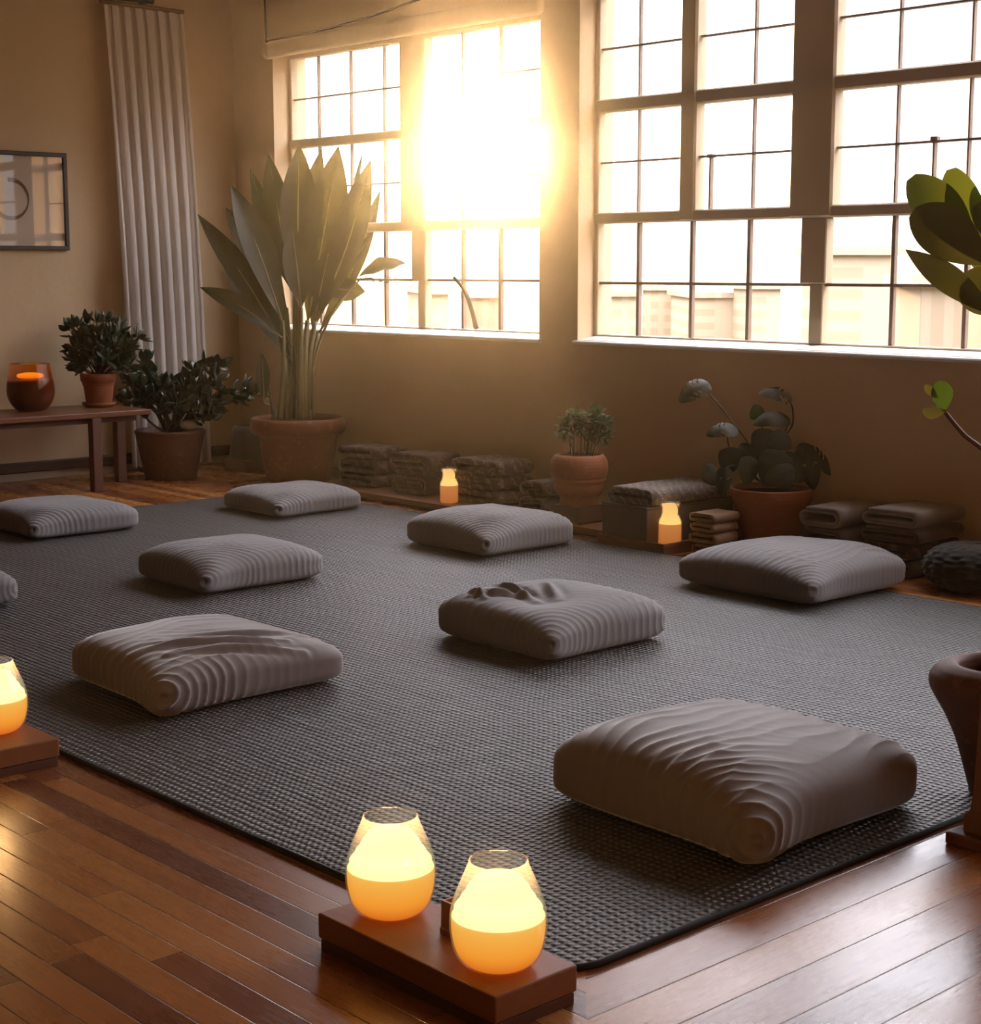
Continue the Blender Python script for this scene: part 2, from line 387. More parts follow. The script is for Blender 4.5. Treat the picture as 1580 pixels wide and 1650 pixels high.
def bars(spec, d=0.03, bev=0.003):
    return join(*[vf_box(x0, x1, GY - d / 2, GY + d / 2, z0, z1, bev, 1) for (x0, x1, z0, z1) in spec])
def window(idx, hole, posts, transoms, vm_up, vm_lo, rows, ztop):
    a, b, z0, z1 = hole
    fr = [(a, a + 0.03, z0, z1), (b - 0.03, b, z0, z1), (a, b, z1 - 0.03, z1), (a, b, z0, z0 + 0.03)]
    v, f = bars(fr, 0.06, 0.005)
    w = struct(mesh(f'window_{idx}', v, f, M['frame'], smooth=False))
    zt = transoms[0][0]
    for p in posts:                        # (upper x0,x1, lower x0,x1, foot x0,x1)
        spec = []
        spec.append((p[0], p[1], transoms[0][0], z1))
        V, F = bars(spec, 0.09, 0.012)
        if len(p) > 2:                     # the post steps in below the lower transom
            V, F = join((V, F), bars([(p[2], p[3], 1.33, transoms[0][0])], 0.07, 0.006), bars([(p[4], p[5], z0, 1.33)], 0.06, 0.005))
        mesh('mullion', V, F, M['frame'], w, smooth=False)
    for (t0, t1) in transoms:
        V, F = bars([(a, b, t0, t1)], 0.075, 0.008); mesh('transom', V, F, M['frame'], w, smooth=False)
    up = [(x - 0.0055, x + 0.0055, zt, z1) for x in vm_up] + [(a, b, r - 0.0055, r + 0.0055) for r in rows if r > zt]
    V, F = bars(up, 0.026, 0.002); mesh('glazing_bars', V, F, M['muntin'], w, smooth=False)
    lo = [(x - 0.011, x + 0.011, z0, zt) for x in vm_lo] + [(a, b, r - 0.008, r + 0.008) for r in rows if r < zt]
    V, F = bars(lo, 0.028, 0.002); mesh('glazing_bars', V, F, M['muntin'], w, smooth=False)
    box('glass_pane', (a, b, GY - 0.003, GY + 0.003, z0, z1), M['pane'], w)
    # sloping sill with a rounded nose
    prof = [(YW + 0.15, z0 + 0.022), (YW + 0.0, z0 - 0.002), (YW - 0.022, z0 - 0.006), (YW - 0.028, z0 - 0.014), (YW - 0.022, z0 - 0.026), (YW, z0 - 0.028), (YW + 0.15, z0 - 0.028)]
    V = [(a - 0.02, y, z) for y, z in prof] + [(b + 0.02, y, z) for y, z in prof]; n = len(prof)
    F = [tuple(range(n)), tuple(range(2 * n - 1, n - 1, -1))] + [(i, (i + 1) % n, n + (i + 1) % n, n + i) for i in range(n)]
    mesh('window_sill', V, F, M['sill'], w, smooth=False)
    return w
T1, T2 = (2.245, 2.305), (1.652, 1.715)
window(1, holes[0], [(-8.51, -8.26, -8.405, -8.265, -8.345, -8.272)], [T2, T1], [-9.43, -9.067, -8.707, -7.925, -7.577], [-9.43, -9.067, -8.707, -7.925, -7.577], [2.58, 1.968, 1.335], 2.885)
w1, w2 = (1.663, 1.725), (2.287, 2.36)
W2 = window(2, holes[1], [(-6.10, -5.985), (-5.35, -5.08, -5.272, -5.112, -5.212, -5.128)], [w1, w2, (2.93, 3.0)],
       [-6.43, -5.614, -4.731, -4.334, -3.94], [-6.42, -6.025, -5.627, -4.726, -4.318, -3.94], [2.64, 2.007, 1.325, 3.16], 3.32)
window(3, holes[2], [(-1.42, -1.15, -1.36, -1.21, -1.32, -1.24)], [w1, w2, (2.93, 3.0)],  # extra window out of view, added for the daylight it lets in
       [-2.65, -2.25, -1.83, -0.75, -0.33, 0.1], [-2.65, -2.25, -1.83, -0.75, -0.33, 0.1], [2.64, 2.007, 1.325, 3.16], 3.32)
# two odd thin bars that start at a row in the middle of a sash
V, F = bars([(-5.91, -5.898, 1.725, 2.015), (-5.925, -5.885, 1.998, 2.018)], 0.03, 0.002); mesh('sash_stay', V, F, M['muntin'], W2, smooth=False)
V, F = bars([(-4.525, -4.513, 1.725, 2.02), (-4.54, -4.50, 2.0, 2.03)], 0.03, 0.002); mesh('sash_stay', V, F, M['muntin'], W2, smooth=False)

# rolled blind casing above the window behind the tall plant
rb = thing('roller_blind', 'cream rolled blind casing above the window behind the tall plant', 'blind', (-8.4, YW - 0.04, 2.9))
V, F = vf_box(-9.73, -7.02, YW - 0.075, YW - 0.002, 2.852, 2.965, 0.03, 4)
mesh('casing', V, F, M['blind'], rb)
V, F = vf_tube([(-9.755, YW - 0.05, 2.885), (-9.71, YW - 0.05, 2.885)], 0.042, seg=20, n=2); mesh('end_cap', V, F, M['blind'], rb)
# cable pinned on the wall above that window
p0 = at_y(425, -40, YW - 0.006); p1 = at_y(428, 67, YW - 0.006); p2 = at_y(560, 38, YW - 0.006); p3 = at_y(700, -10, YW - 0.006)
V, F = join(vf_tube([p0, p1], 0.006, n=3, seg=6), vf_tube([p1, p2, p3], 0.008, n=8, seg=6))
tag(mesh('wall_cable', V, F, M['cable'], loc=p1), 'thin brown cable pinned to the wall above the blind casing', 'cable')

# ------------------------------------------------------------------ rug
RX0, RX1, RY0, RY1, RH = -8.55, -2.20, 2.205, 6.03, 0.014
def rug():
    loc = Vector(((RX0 + RX1) / 2, (RY0 + RY1) / 2, 0))
    nx, ny = 120, 80; V, F = [], []
    rr = 0.10
    def outline(x, y):
        # round the corners
        for cx, sx in ((RX0 + rr, -1), (RX1 - rr, 1)):
            for cy, sy in ((RY0 + rr, -1), (RY1 - rr, 1)):
                if (x - cx) * sx > 0 and (y - cy) * sy > 0:
                    a, b = (x - cx), (y - cy); m = max(abs(a), abs(b)); l = math.hypot(a, b)
                    if l > 0: return cx + a * m / l, cy + b * m / l
        return x, y
    for j in range(ny + 1):
        for i in range(nx + 1):
            x = RX0 + (RX1 - RX0) * i / nx; y = RY0 + (RY1 - RY0) * j / ny
            x, y = outline(x, y)
            z = RH + 0.002 * mnoise.noise(Vector((x * 2.5, y * 2.5, 0)))
            V.append((x, y, z))
    for j in range(ny):
        for i in range(nx):
            a = j * (nx + 1) + i; F.append((a, a + 1, a + nx + 2, a + nx + 1))
    ring = [i for i in range(nx + 1)] + [j * (nx + 1) + nx for j in range(1, ny + 1)] + [ny * (nx + 1) + i for i in range(nx - 1, -1, -1)] + [j * (nx + 1) for j in range(ny - 1, 0, -1)]
    root = thing('rug', 'large charcoal woven rug spread under all the floor cushions', 'rug', loc)
    mesh('woven_field', V, F, M['rug'], root)
    # folded hem round the edge
    HV, HF = [], []; n = len(ring)
    for k in ring:
        x, y, z = V[k]; cx = max(RX0 + 0.2, min(RX1 - 0.2, x)); cy = max(RY0 + 0.2, min(RY1 - 0.2, y))
        d = Vector((x - cx, y - cy, 0)).normalized()
        for (o, zz) in ((-0.004, z + 0.0005), (-0.001, z + 0.001), (0.003, z - 0.001), (0.0045, 0.006), (0.003, 0.0006), (-0.004, 0.0006)):
            HV.append((x + d.x * o, y + d.y * o, zz))
    for i in range(n):
        j = (i + 1) % n
        for k in range(6): HF.append((i * 6 + k, i * 6 + (k + 1) % 6, j * 6 + (k + 1) % 6, j * 6 + k))
    mesh('hem', HV, HF, M['rughem'], root)
rug()

# ------------------------------------------------------------------ floor cushions
def cube_grid(n):
    """points of a cube surface grid, shared edges"""
    idx, P, F = {}, [], []
    def vid(a, b, c):
        k = (a, b, c)
        if k not in idx: idx[k] = len(P); P.append((2 * a / n - 1, 2 * b / n - 1, 2 * c / n - 1))
        return idx[k]
    for ax in range(3):
        for s in (0, n):
            for i in range(n):
                for j in range(n):
                    def q(u, w):
                        l = [u, w]; l.insert(ax, s); return vid(*l)
                    F.append((q(i, j), q(i + 1, j), q(i + 1, j + 1), q(i, j + 1)))
    return np.array(P), F
CG = {}
def cushion(name, label, cx, cy, hx, hy, T, mat, n=64, pinch=0.42, ring=(1.0, 0.5, 0.3, 0.3), lines=0.4, amp=0.0078, lam=0.032, seed=0, tilt=(0, 0), sag=None, tip=(0.09, 0, 0, 0), rot=0.0, folds=()):
    if n not in CG: CG[n] = cube_grid(n)
    P, F = CG[n]
    P = P.copy()
    # even out the spread, then project to a soft box
    Q = np.sign(P) * np.abs(P) ** 0.9
    a = 8.0; b = np.where(P[:, 2] > 0, 2.9, 6.5)
    r = ((np.abs(Q[:, 0]) ** a + np.abs(Q[:, 1]) ** a) ** (b / a) + np.abs(Q[:, 2]) ** b) ** (1 / b)
    Q = Q / r[:, None]
    u, w, z = Q[:, 0], Q[:, 1], Q[:, 2]
    cor = np.clip(np.abs(u) * np.abs(w), 0, 1) ** 2.2
    th = 1 - pinch * cor * np.where(z > 0, 1.0, 0.25)
    th = np.clip(th, 0.25, 1)
    # fuller crown, flatter belly
    zt = np.where(z > 0, z * T * 0.56, z * T * 0.44) * th
    X = u * hx; Y = w * hy
    # corners (front, right, left, back): pull some into points
    cs = [(1, -1), (1, 1), (-1, -1), (-1, 1)]
    for (sx, sy), tp in zip(cs, tip):
        k = np.clip(u * sx, 0, 1) ** 3.5 * np.clip(w * sy, 0, 1) ** 3.5
        X += sx * tp * k; Y += sy * tp * k
    zc = T * 0.44
    pts = np.stack([X, Y, zt + zc], 1)
    # sag / lean of the whole crown
    pts[:, 2] += np.clip(z, 0, 1) * (tilt[0] * u + tilt[1] * w)
    if sag:
        for (sx, sy, rad, dep) in sag:
            pts[:, 2] -= np.clip(z + 0.2, 0, 1) * dep * np.exp(-(((u - sx) ** 2 + (w - sy) ** 2) / rad ** 2))
    # normals
    me = bpy.data.meshes.new('tmp'); me.from_pydata(pts.tolist(), [], F)
    bm = bmesh.new(); bm.from_mesh(me); bmesh.ops.recalc_face_normals(bm, faces=bm.faces); bm.normal_update()
    N = np.array([v.normal[:] for v in bm.verts]); bm.free(); bpy.data.meshes.remove(me)
    # fabric creases
    so = Vector((seed * 3.7, seed * 1.9, seed * 0.7))
    nz = np.array([mnoise.noise(Vector(p) * 5 + so) for p in pts]); nz2 = np.array([mnoise.noise(Vector(p) * 11 + so) for p in pts]); nz3 = np.array([mnoise.noise(Vector(p) * 2.5 - so) for p in pts])
    D = np.zeros(len(pts))
    ridge = lambda ph: (1 - np.abs(np.sin(ph))) ** 1.3 - 0.45
    for (sx, sy), wgt, tp in zip(cs, ring, tip):
        if not wgt: continue
        c = np.array([sx * (hx * 0.93 + 0.52 * tp), sy * (hy * 0.93 + 0.52 * tp), zc * 0.95])
        dv = pts - c; dv[:, 2] *= 1.15
        d = np.sqrt((dv ** 2).sum(1))
        ph = PI * (d ** 0.92) / lam + nz * 2.4 + nz2 * 0.8 + nz3 * 2.0
        fall = np.exp(-(d / (0.34 * wgt ** 0.3 + 0.02)) ** 2) * np.clip(d / 0.02, 0, 1) * np.clip(0.75 + 1.3 * nz, 0.15, 1.6)
        D += wgt * ridge(ph) * fall * (0.75 + 0.6 * nz3)
        D -= wgt ** 2 * 1.8 * np.exp(-(d / 0.014) ** 2)
    if lines:
        ph = PI * (pts[:, 0] + 0.07 * nz3) / (lam * 1.5) + nz * 2.0 + nz2 * 0.5
        mask = np.clip(0.55 + 1.1 * nz3, 0, 1.3)
        D += lines * ridge(ph) * mask * np.clip(z + 0.7, 0, 1) * np.clip((0.99 - np.abs(u)) / 0.22, 0, 1)
    for (p0, p1, wd, hgt) in folds:          # single soft folds, ends given in the cushion's own plan
        a0 = np.array(p0) * (hx, hy); a1 = np.array(p1) * (hx, hy); ab = a1 - a0
        t = np.clip(((pts[:, :2] - a0) @ ab) / (ab @ ab), 0, 1)
        q = a0 + t[:, None] * ab
        dd = np.sqrt(((pts[:, :2] - q) ** 2).sum(1)) + 0.012 * nz
        D += np.clip(z + 0.5, 0, 1) * (hgt / amp) * (np.exp(-(dd / wd) ** 2) - 0.5 * np.exp(-((dd - 1.9 * wd) / wd) ** 2)) * np.sin(PI * np.clip(t, 0.08, 0.92))
    D += nz3 * 1.2 + nz * 0.5
    low = np.clip((pts[:, 2]) / 0.03, 0, 1)
    pts = pts + N * (amp * D * low)[:, None]
    pts[:, 2] = np.maximum(pts[:, 2], 0.0)
    c, s = math.cos(rot), math.sin(rot)
    W = np.stack([cx + pts[:, 0] * c - pts[:, 1] * s, cy + pts[:, 0] * s + pts[:, 1] * c, pts[:, 2] + RH + 0.001], 1)
    o = mesh(name, W.tolist(), F, mat, loc=(cx, cy, RH))
    return tag(o, label, 'cushion', 'grey floor cushions on the rug')

CU = [
 ('taupe floor cushion, largest and nearest, long diagonal folds across its top', -2.685, 3.305, 0.365, 0.365, 0.205, 'cushion_taupe', dict(n=124, ring=(0.8, 0.0, 0.2, 0), lines=0.95, amp=0.0082, lam=0.042, seed=1, pinch=0.30, tilt=(0.0, -0.012))),
 ('taupe floor cushion with crumpled corner, beside the lone lantern on its block', -4.735, 2.975, 0.345, 0.350, 0.175, 'cushion_taupe', dict(n=124, ring=(1.0, 0.0, 0.2, 0), lines=0.40, amp=0.0097, lam=0.040, seed=2, pinch=0.40, tip=(0.09, 0.035, 0.0, 0), tilt=(-0.005, -0.008), folds=[((0.2, -0.9), (0.75, 0.5), 0.016, 0.018), ((0.55, -0.7), (0.95, 0.55), 0.014, 0.016), ((0.1, -0.35), (0.6, 0.75), 0.02, 0.014)])),
 ('rumpled grey floor cushion with deep creases in its top, centre of the rug', -4.41, 4.325, 0.335, 0.325, 0.185, 'cushion', dict(n=124, ring=(1.0, 0.4, 0.1, 0), lines=0.35, amp=0.0084, lam=0.038, seed=3, pinch=0.35, sag=[(0.15, -0.35, 0.4, 0.03)], folds=[((-0.7, -0.2), (0.1, -0.35), 0.018, 0.022), ((-0.55, -0.75), (-0.1, -0.3), 0.014, 0.02), ((-0.35, 0.25), (0.25, -0.15), 0.018, 0.014), ((-0.75, -0.55), (-0.3, -0.75), 0.014, 0.018)])),
 ('grey floor cushion in front of the split-leaf plant, fine parallel pleats', -4.43, 5.855, 0.375, 0.375, 0.185, 'cushion', dict(n=112, ring=(0.7, 0.3, 0.1, 0), lines=0.9, amp=0.0085, lam=0.031, seed=4, pinch=0.45, tip=(0.08, 0, 0.03, 0))),
 ('grey floor cushion with ringed corner, between the crumpled one and the farthest ones', -6.275, 4.105, 0.315, 0.335, 0.165, 'cushion', dict(n=112, ring=(1.1, 0.3, 0.1, 0), lines=0.18, amp=0.0098, lam=0.034, seed=5, pinch=0.36)),
 ('grey floor cushion with spiral corner, before the bottle candle on the low platform', -6.17, 5.605, 0.325, 0.320, 0.175, 'cushion', dict(n=112, ring=(1.2, 0.2, 0.1, 0), lines=0.25, amp=0.0098, lam=0.031, seed=6, pinch=0.36)),
 ('flat grey floor cushion before the giant paddle-leaf plant, farthest on the rug', -7.885, 5.60, 0.305, 0.310, 0.135, 'cushion', dict(n=104, ring=(1.1, 0.4, 0.1, 0), lines=0.12, amp=0.0095, lam=0.034, seed=7, pinch=0.3)),
 ('grey floor cushion in front of the wooden bench', -8.12, 4.235, 0.325, 0.325, 0.150, 'cushion', dict(n=104, ring=(1.1, 0.2, 0.1, 0), lines=0.12, amp=0.0092, lam=0.034, seed=8, pinch=0.3)),
 ('grey floor cushion at the picture edge, only a pointed corner visible', -6.632, 2.768, 0.30, 0.34, 0.170, 'cushion', dict(n=96, ring=(0.4, 0.45, 0, 0), lines=0.2, amp=0.0078, lam=0.034, seed=9, pinch=0.5, tip=(0, 0.02, 0, 0))),
]
for lab, cx, cy, hx, hy, T, mt, kw in CU:
    near = Vector((-cx, -cy)).normalized() * 0.022
    cushion('floor_cushion', lab, cx + near.x, cy + near.y, hx, hy, T * 1.04, M[mt], **kw)

# ------------------------------------------------------------------ glass lanterns on wooden blocks
def block(name, label, b, group):
    t = thing(name, label, 'wooden block', ((b[0] + b[1]) / 2, (b[2] + b[3]) / 2, 0), group)
    box('top_slab', (b[0], b[1], b[2], b[3], 0.026, b[4]), M['traywood'], t, bev=0.004)
    box('plinth', (b[0] + 0.004, b[1] - 0.004, b[2] + 0.004, b[3] - 0.004, 0, 0.024), M['darkwood'], t, bev=0.002)
    return t
block('lantern_block', 'long wooden block carrying two glowing glass lanterns', (-2.655, -2.11, 1.93, 2.145, 0.08), 'wooden lantern blocks')
block('lantern_block', 'wooden block carrying one glass lantern beside the crumpled cushion', (-4.75, -4.195, 1.945, 2.155, 0.08), 'wooden lantern blocks')
# small wooden block between the two lanterns
sb = thing('wooden_cup', 'small square wooden cup standing between the pair of glowing lanterns', 'cup', (-2.375, 2.075, 0.08))
bw = 0.026
outer = [(-1, -1), (1, -1), (1, 1), (-1, 1)]
V = []; F = []
for z, s in ((0.0805, 1.0), (0.150, 0.96)):
    for a, b_ in outer: V.append((-2.375 + a * bw * s, 2.075 + b_ * bw * s, z))
for z, s in ((0.150, 0.74), (0.10, 0.74)):
    for a, b_ in outer: V.append((-2.375 + a * bw * s, 2.075 + b_ * bw * s, z))
F = [(3, 2, 1, 0)]
for i in range(3):
    for k in range(4): F.append((i * 4 + k, i * 4 + (k + 1) % 4, (i + 1) * 4 + (k + 1) % 4, (i + 1) * 4 + k))
F.append((12, 13, 14, 15))
mesh('cup_body', V, F, M['traywood'], sb, smooth=False)
box('cup_foot', (-2.375 - 0.028, -2.375 + 0.028, 2.075 - 0.028, 2.075 + 0.028, 0.0803, 0.094), M['traywood'], sb, bev=0.002)

def arc(r, z, n): return None
GP = [(0.058, 0.0), (0.074, 0.010), (0.086, 0.028), (0.0935, 0.055), (0.096, 0.082), (0.0945, 0.108), (0.088, 0.135), (0.077, 0.163), (0.066, 0.189), (0.057, 0.211)]
def dense(prof, n):
    return [(p.x, p.z) for p in smooth_path([(r, 0, z) for r, z in prof], n)]
GPd = dense(GP, 40)
def lantern(label, c, s=1.0, group='glowing glass lanterns'):
    t = thing('glass_lantern', label, 'lantern', c, group)
    outer = [(r * s, z * s) for r, z in GPd]; inner = [((r - 0.0022) * s, z * s + 0.001) for r, z in GPd]
    v, f = vf_lathe([(0.0005, 0.0)] + outer, c, 96, False)
    mesh('glass_shell', v, f, M['lampglass'], t)
    wax = [(0.0005, 0.003)] + [((r - 0.0035) * s, z * s + 0.002) for r, z in GPd if z <= 0.098]
    lathe('frosted_base', wax + [(0.0005, wax[-1][1])], c, M['wax_glow'], t, 64)
    r0 = wax[-1][0]; z0 = wax[-1][1]
    dome = dense([(r0 - 0.0015, z0 + 0.0015), (r0 * 0.93, 0.118 * s), (r0 * 0.78, 0.139 * s), (r0 * 0.665, 0.156 * s), (r0 * 0.56, 0.171 * s), (r0 * 0.40, 0.182 * s), (r0 * 0.2, 0.1865 * s), (0.0005, 0.1875 * s)], 30)
    dome = [(r * (1 + 0.018 * math.sin(z / s * 330)), z) for r, z in dome]
    lathe('glowing_dome', dome, c, M['dome_glow'], t, 64)
    pl_ = bpy.data.lights.new('lantern_light', 'POINT'); pl_.energy = 1.9; pl_.color = (1.0, 0.56, 0.22); pl_.shadow_soft_size = 0.02
    po = bpy.data.objects.new('lantern_light', pl_); COL.objects.link(po); po.parent = t; po.location = (0, 0, 0.2 * s)
    # rim bead
    V, F = [], []
    R = 0.0566 * s; rb = 0.0019
    for i in range(48):
        a = 2 * PI * i / 48
        for k in range(8):
            q = 2 * PI * k / 8; rr = R + rb * math.cos(q); V.append((c[0] + rr * math.cos(a), c[1] + rr * math.sin(a), c[2] + 0.2115 * s + rb * math.sin(q)))
    for i in range(48):
        for k in range(8): F.append((i * 8 + k, i * 8 + (k + 1) % 8, ((i + 1) % 48) * 8 + (k + 1) % 8, ((i + 1) % 48) * 8 + k))
    mesh('rim', V, F, M['lampglass'], t)
    return t
lantern('glass lantern at the far end of the two-lantern block, beside the rug edge', Vector((-2.555, 2.045, 0.0805)), 0.98)
lantern('glass lantern at the near end of the two-lantern block, close to the rug corner', Vector((-2.215, 2.035, 0.0805)), 0.98)
lantern('glass lantern alone on its wooden block, cut by the picture edge', fl(-7, 1178, 0.0805), 0.98)

# ------------------------------------------------------------------ bottle candles
def bottle(label, c, s=1.0):
    t = thing('bottle_candle', label, 'candle', c, 'bottle candles along the wall')
    pr = [(0.050, 0.0), (0.0545, 0.006), (0.0545, 0.10), (0.0530, 0.112), (0.0440, 0.130), (0.0395, 0.146), (0.0395, 0.172), (0.0455, 0.178), (0.0465, 0.190), (0.043, 0.194)]
    o = [(r * s, z * s) for r, z in pr]; i = [((r - 0.003) * s, z * s + 0.002) for r, z in pr]
    v, f = vf_lathe([(0.0005, 0)] + o + i[::-1], c, 40, False); mesh('bottle_glass', v, f, M['lampglass'], t)
    wx = [((r - 0.0042) * s, z * s + 0.002) for r, z in pr if z <= 0.11]
    wx = wx[:-1] + [(wx[-1][0], 0.098 * s)]
    lathe('wax', [(0.0005, 0.003)] + wx + [(0.0005, 0.098 * s)], c, M['jar_wax'], t, 40)
    lathe('flame_glow', [(0.0495 * s, 0.0995 * s), (0.047 * s, 0.113 * s), (0.0385 * s, 0.131 * s), (0.034 * s, 0.147 * s), (0.034 * s, 0.172 * s), (0.038 * s, 0.187 * s), (0.0005, 0.187 * s)], c, M['jar_glow'], t, 40)
    # wire clip with loose end at the mouth
    V, F = join(vf_tube([c + Vector((-0.03, 0.01, 0.193 * s)), c + Vector((0.0, -0.012, 0.206 * s)), c + Vector((0.034, 0.0, 0.202 * s))], 0.003, n=8, seg=6),
                vf_tube([c + Vector((0.036, 0.0, 0.195 * s)), c + Vector((0.047, 0.008, 0.17 * s)), c + Vector((0.042, 0.012, 0.14 * s))], 0.0025, n=6, seg=6))
    mesh('wire_clip', V, F, M['metal'], t)
    return t

# ------------------------------------------------------------------ low platform along the wall and things on it
PZ = 0.05
pl = thing('low_platform', 'low wooden platform along the wall under folded patterned throws', 'platform', (-6.9, 6.45, 0))
box('deck', (-8.5, -5.86, 6.165, 6.80, 0.018, PZ), M['platwood'], pl, bev=0.004)
box('base_rail', (-8.47, -5.89, 6.20, 6.78, 0.0, 0.018), M['darkwood'], pl)
bottle('lit bottle candle on the low platform, before the patterned throws', fl(713, 811, PZ + 0.0005) + Vector((0, 0.05, 0)), 1.04)

def vf_folded(cx, cy, z0, w, l, h, turns=2, th=0.016, seed=0, n_l=10, rot=0.0, axis='y'):
    """flattened roll of cloth: a ribbon wound into rounded folds, seen on its end faces"""
    path = []
    hh = h / 2 - th / 2; hw = w / 2 - th / 2
    for k in range(turns):
        a, b = hw - k * th * 1.05, hh - k * th * 1.05
        if b < th * 0.35: break
        b2 = b - th * 1.05
        m = 10
        top = [(-(a - b) + (2 * (a - b)) * i / m, b) for i in range(m + 1)]
        r1 = [((a - b) + b * math.cos(q), b * math.sin(q)) for q in [PI / 2 - PI * i / 8 for i in range(1, 8)]]
        bot = [((a - b) - 2 * (a - b) * i / m, -b) for i in range(m + 1)]
        bb_ = (b + b2) / 2 if b2 > 0 else b
        cyc = -b + bb_
        r2 = [(-(a - b) + -bb_ * math.sin(q), cyc - bb_ * math.cos(q)) for q in [PI * i / 8 for i in range(1, 8)]]
        path += top + r1 + bot + r2
        hx_ = a
    n = len(path); V, F = [], []
    P2 = [Vector((p[0], p[1])) for p in path]
    so = Vector((seed * 2.1, seed * 5.3, seed))
    sec = []
    for i in range(n):
        t = (P2[min(i + 1, n - 1)] - P2[max(i - 1, 0)]); t.normalize(); nn = Vector((-t.y, t.x))
        sec.append((P2[i] + nn * th * 0.46, P2[i] - nn * th * 0.46))
    cR, sR = math.cos(rot), math.sin(rot)
    for j in range(n_l + 1):
        yy = (j / n_l - 0.5) * l
        for (o, i_) in sec:
            for q in (o, i_):
                x, z = q.x, q.y + h / 2
                k = mnoise.noise(Vector((x * 5, yy * 5, z * 9)) + so); k2 = mnoise.noise(Vector((x * 16, yy * 16, z * 20)) + so)
                z2 = z + (0.007 * k + 0.003 * k2) * (z / h); x2 = x + 0.016 * k + 0.005 * k2; y2 = yy + 0.012 * mnoise.noise(Vector((z * 30, x * 3, seed)))
                if axis == 'x': x2, y2 = y2, x2
                V.append(Vector((cx + x2 * cR - y2 * sR, cy + x2 * sR + y2 * cR, z0 + max(z2, 0.0))))
    m = 2 * n
    for j in range(n_l):
        for i in range(n - 1):
            a = j * m + 2 * i; b = a + m
            F.append((a, a + 2, b + 2, b)); F.append((a + 1, b + 1, b + 3, a + 3))
        a = j * m; b = a + m; F.append((a, b, b + 1, a + 1))
        a = j * m + 2 * (n - 1); b = a + m; F.append((a, a + 1, b + 1, b))
    for j in (0, n_l):
        for i in range(n - 1):
            a = j * m + 2 * i; F.append((a, a + 1, a + 3, a + 2) if j == 0 else (a, a + 2, a + 3, a + 1))
    return V, F
def folded(label, cx, cy, z0, w, l, h, mat, group, turns=2, th=0.016, seed=0, rot=0.0, axis='y', name='folded_throw', cat='throw'):
    V, F = vf_folded(cx, cy, z0, w, l, h, turns, th, seed, 10, rot, axis)
    return tag(mesh(name, V, F, mat, loc=(cx, cy, z0)), label, cat, group)
g = 'patterned throws piled on the low platform'
def pile(cx, cy, w, l, hs, mats, labels, seed, z0=PZ + 0.001, rot=0.0, group=g, turns=2, th=0.015, jit=0.012, axis='y', **kw):
    z = z0; rnd = random.Random(seed)
    for i, (h, mt, lb) in enumerate(zip(hs, mats, labels)):
        folded(lb, cx + rnd.uniform(-jit, jit), cy + rnd.uniform(-jit, jit) * 0.5, z, w * rnd.uniform(0.94, 1.03), l * rnd.uniform(0.95, 1.0), h, M[mt], group, turns, th, seed * 10 + i, rot + rnd.uniform(-0.04, 0.04), axis, **kw)
        z += h + 0.006
pile(-8.20, 6.46, 0.37, 0.28, [0.075, 0.085, 0.075], ['pat1', 'pat1', 'pat1'], ['dark patterned throw beside the giant plant pot, lowest of its pile', 'dark patterned throw beside the giant plant pot, middle of its pile', 'dark patterned throw beside the giant plant pot, topmost of its pile'], 11, turns=1, th=0.034)
pile(-7.70, 6.47, 0.38, 0.28, [0.115, 0.125], ['pat2', 'pat2'], ['russet folded throw behind the lit bottle candle, lower of two', 'russet rolled throw behind the lit bottle candle, upper of two'], 12, turns=2, th=0.028)
pile(-7.12, 6.49, 0.42, 0.30, [0.075, 0.075, 0.095], ['pat3', 'pat3', 'pat3'], ['umber patterned throw in the middle pile by the candle, lowest', 'umber patterned throw in the middle pile by the candle, second', 'umber patterned throw in the middle pile by the candle, topmost with pale edge'], 13, turns=1, th=0.034)
pile(-6.61, 6.46, 0.21, 0.26, [0.085, 0.085], ['pat1', 'pat1'], ['small dark patterned throw beside the beehive pot, lower', 'small dark patterned throw beside the beehive pot, upper'], 14, turns=1, th=0.034)

# ------------------------------------------------------------------ plants
def rim_pot(name_parent, c, prof, mat, soil_r, soil_z, seg=56, wob=0.0):
    lathe('pot', prof, c, mat, name_parent, seg, wob=wob)
    lathe('soil', [(0.0005, soil_z + 0.012), (soil_r * 0.6, soil_z + 0.008), (soil_r, soil_z), (soil_r, soil_z - 0.01), (0.0005, soil_z - 0.01)], c, M['soil'], name_parent, 32)

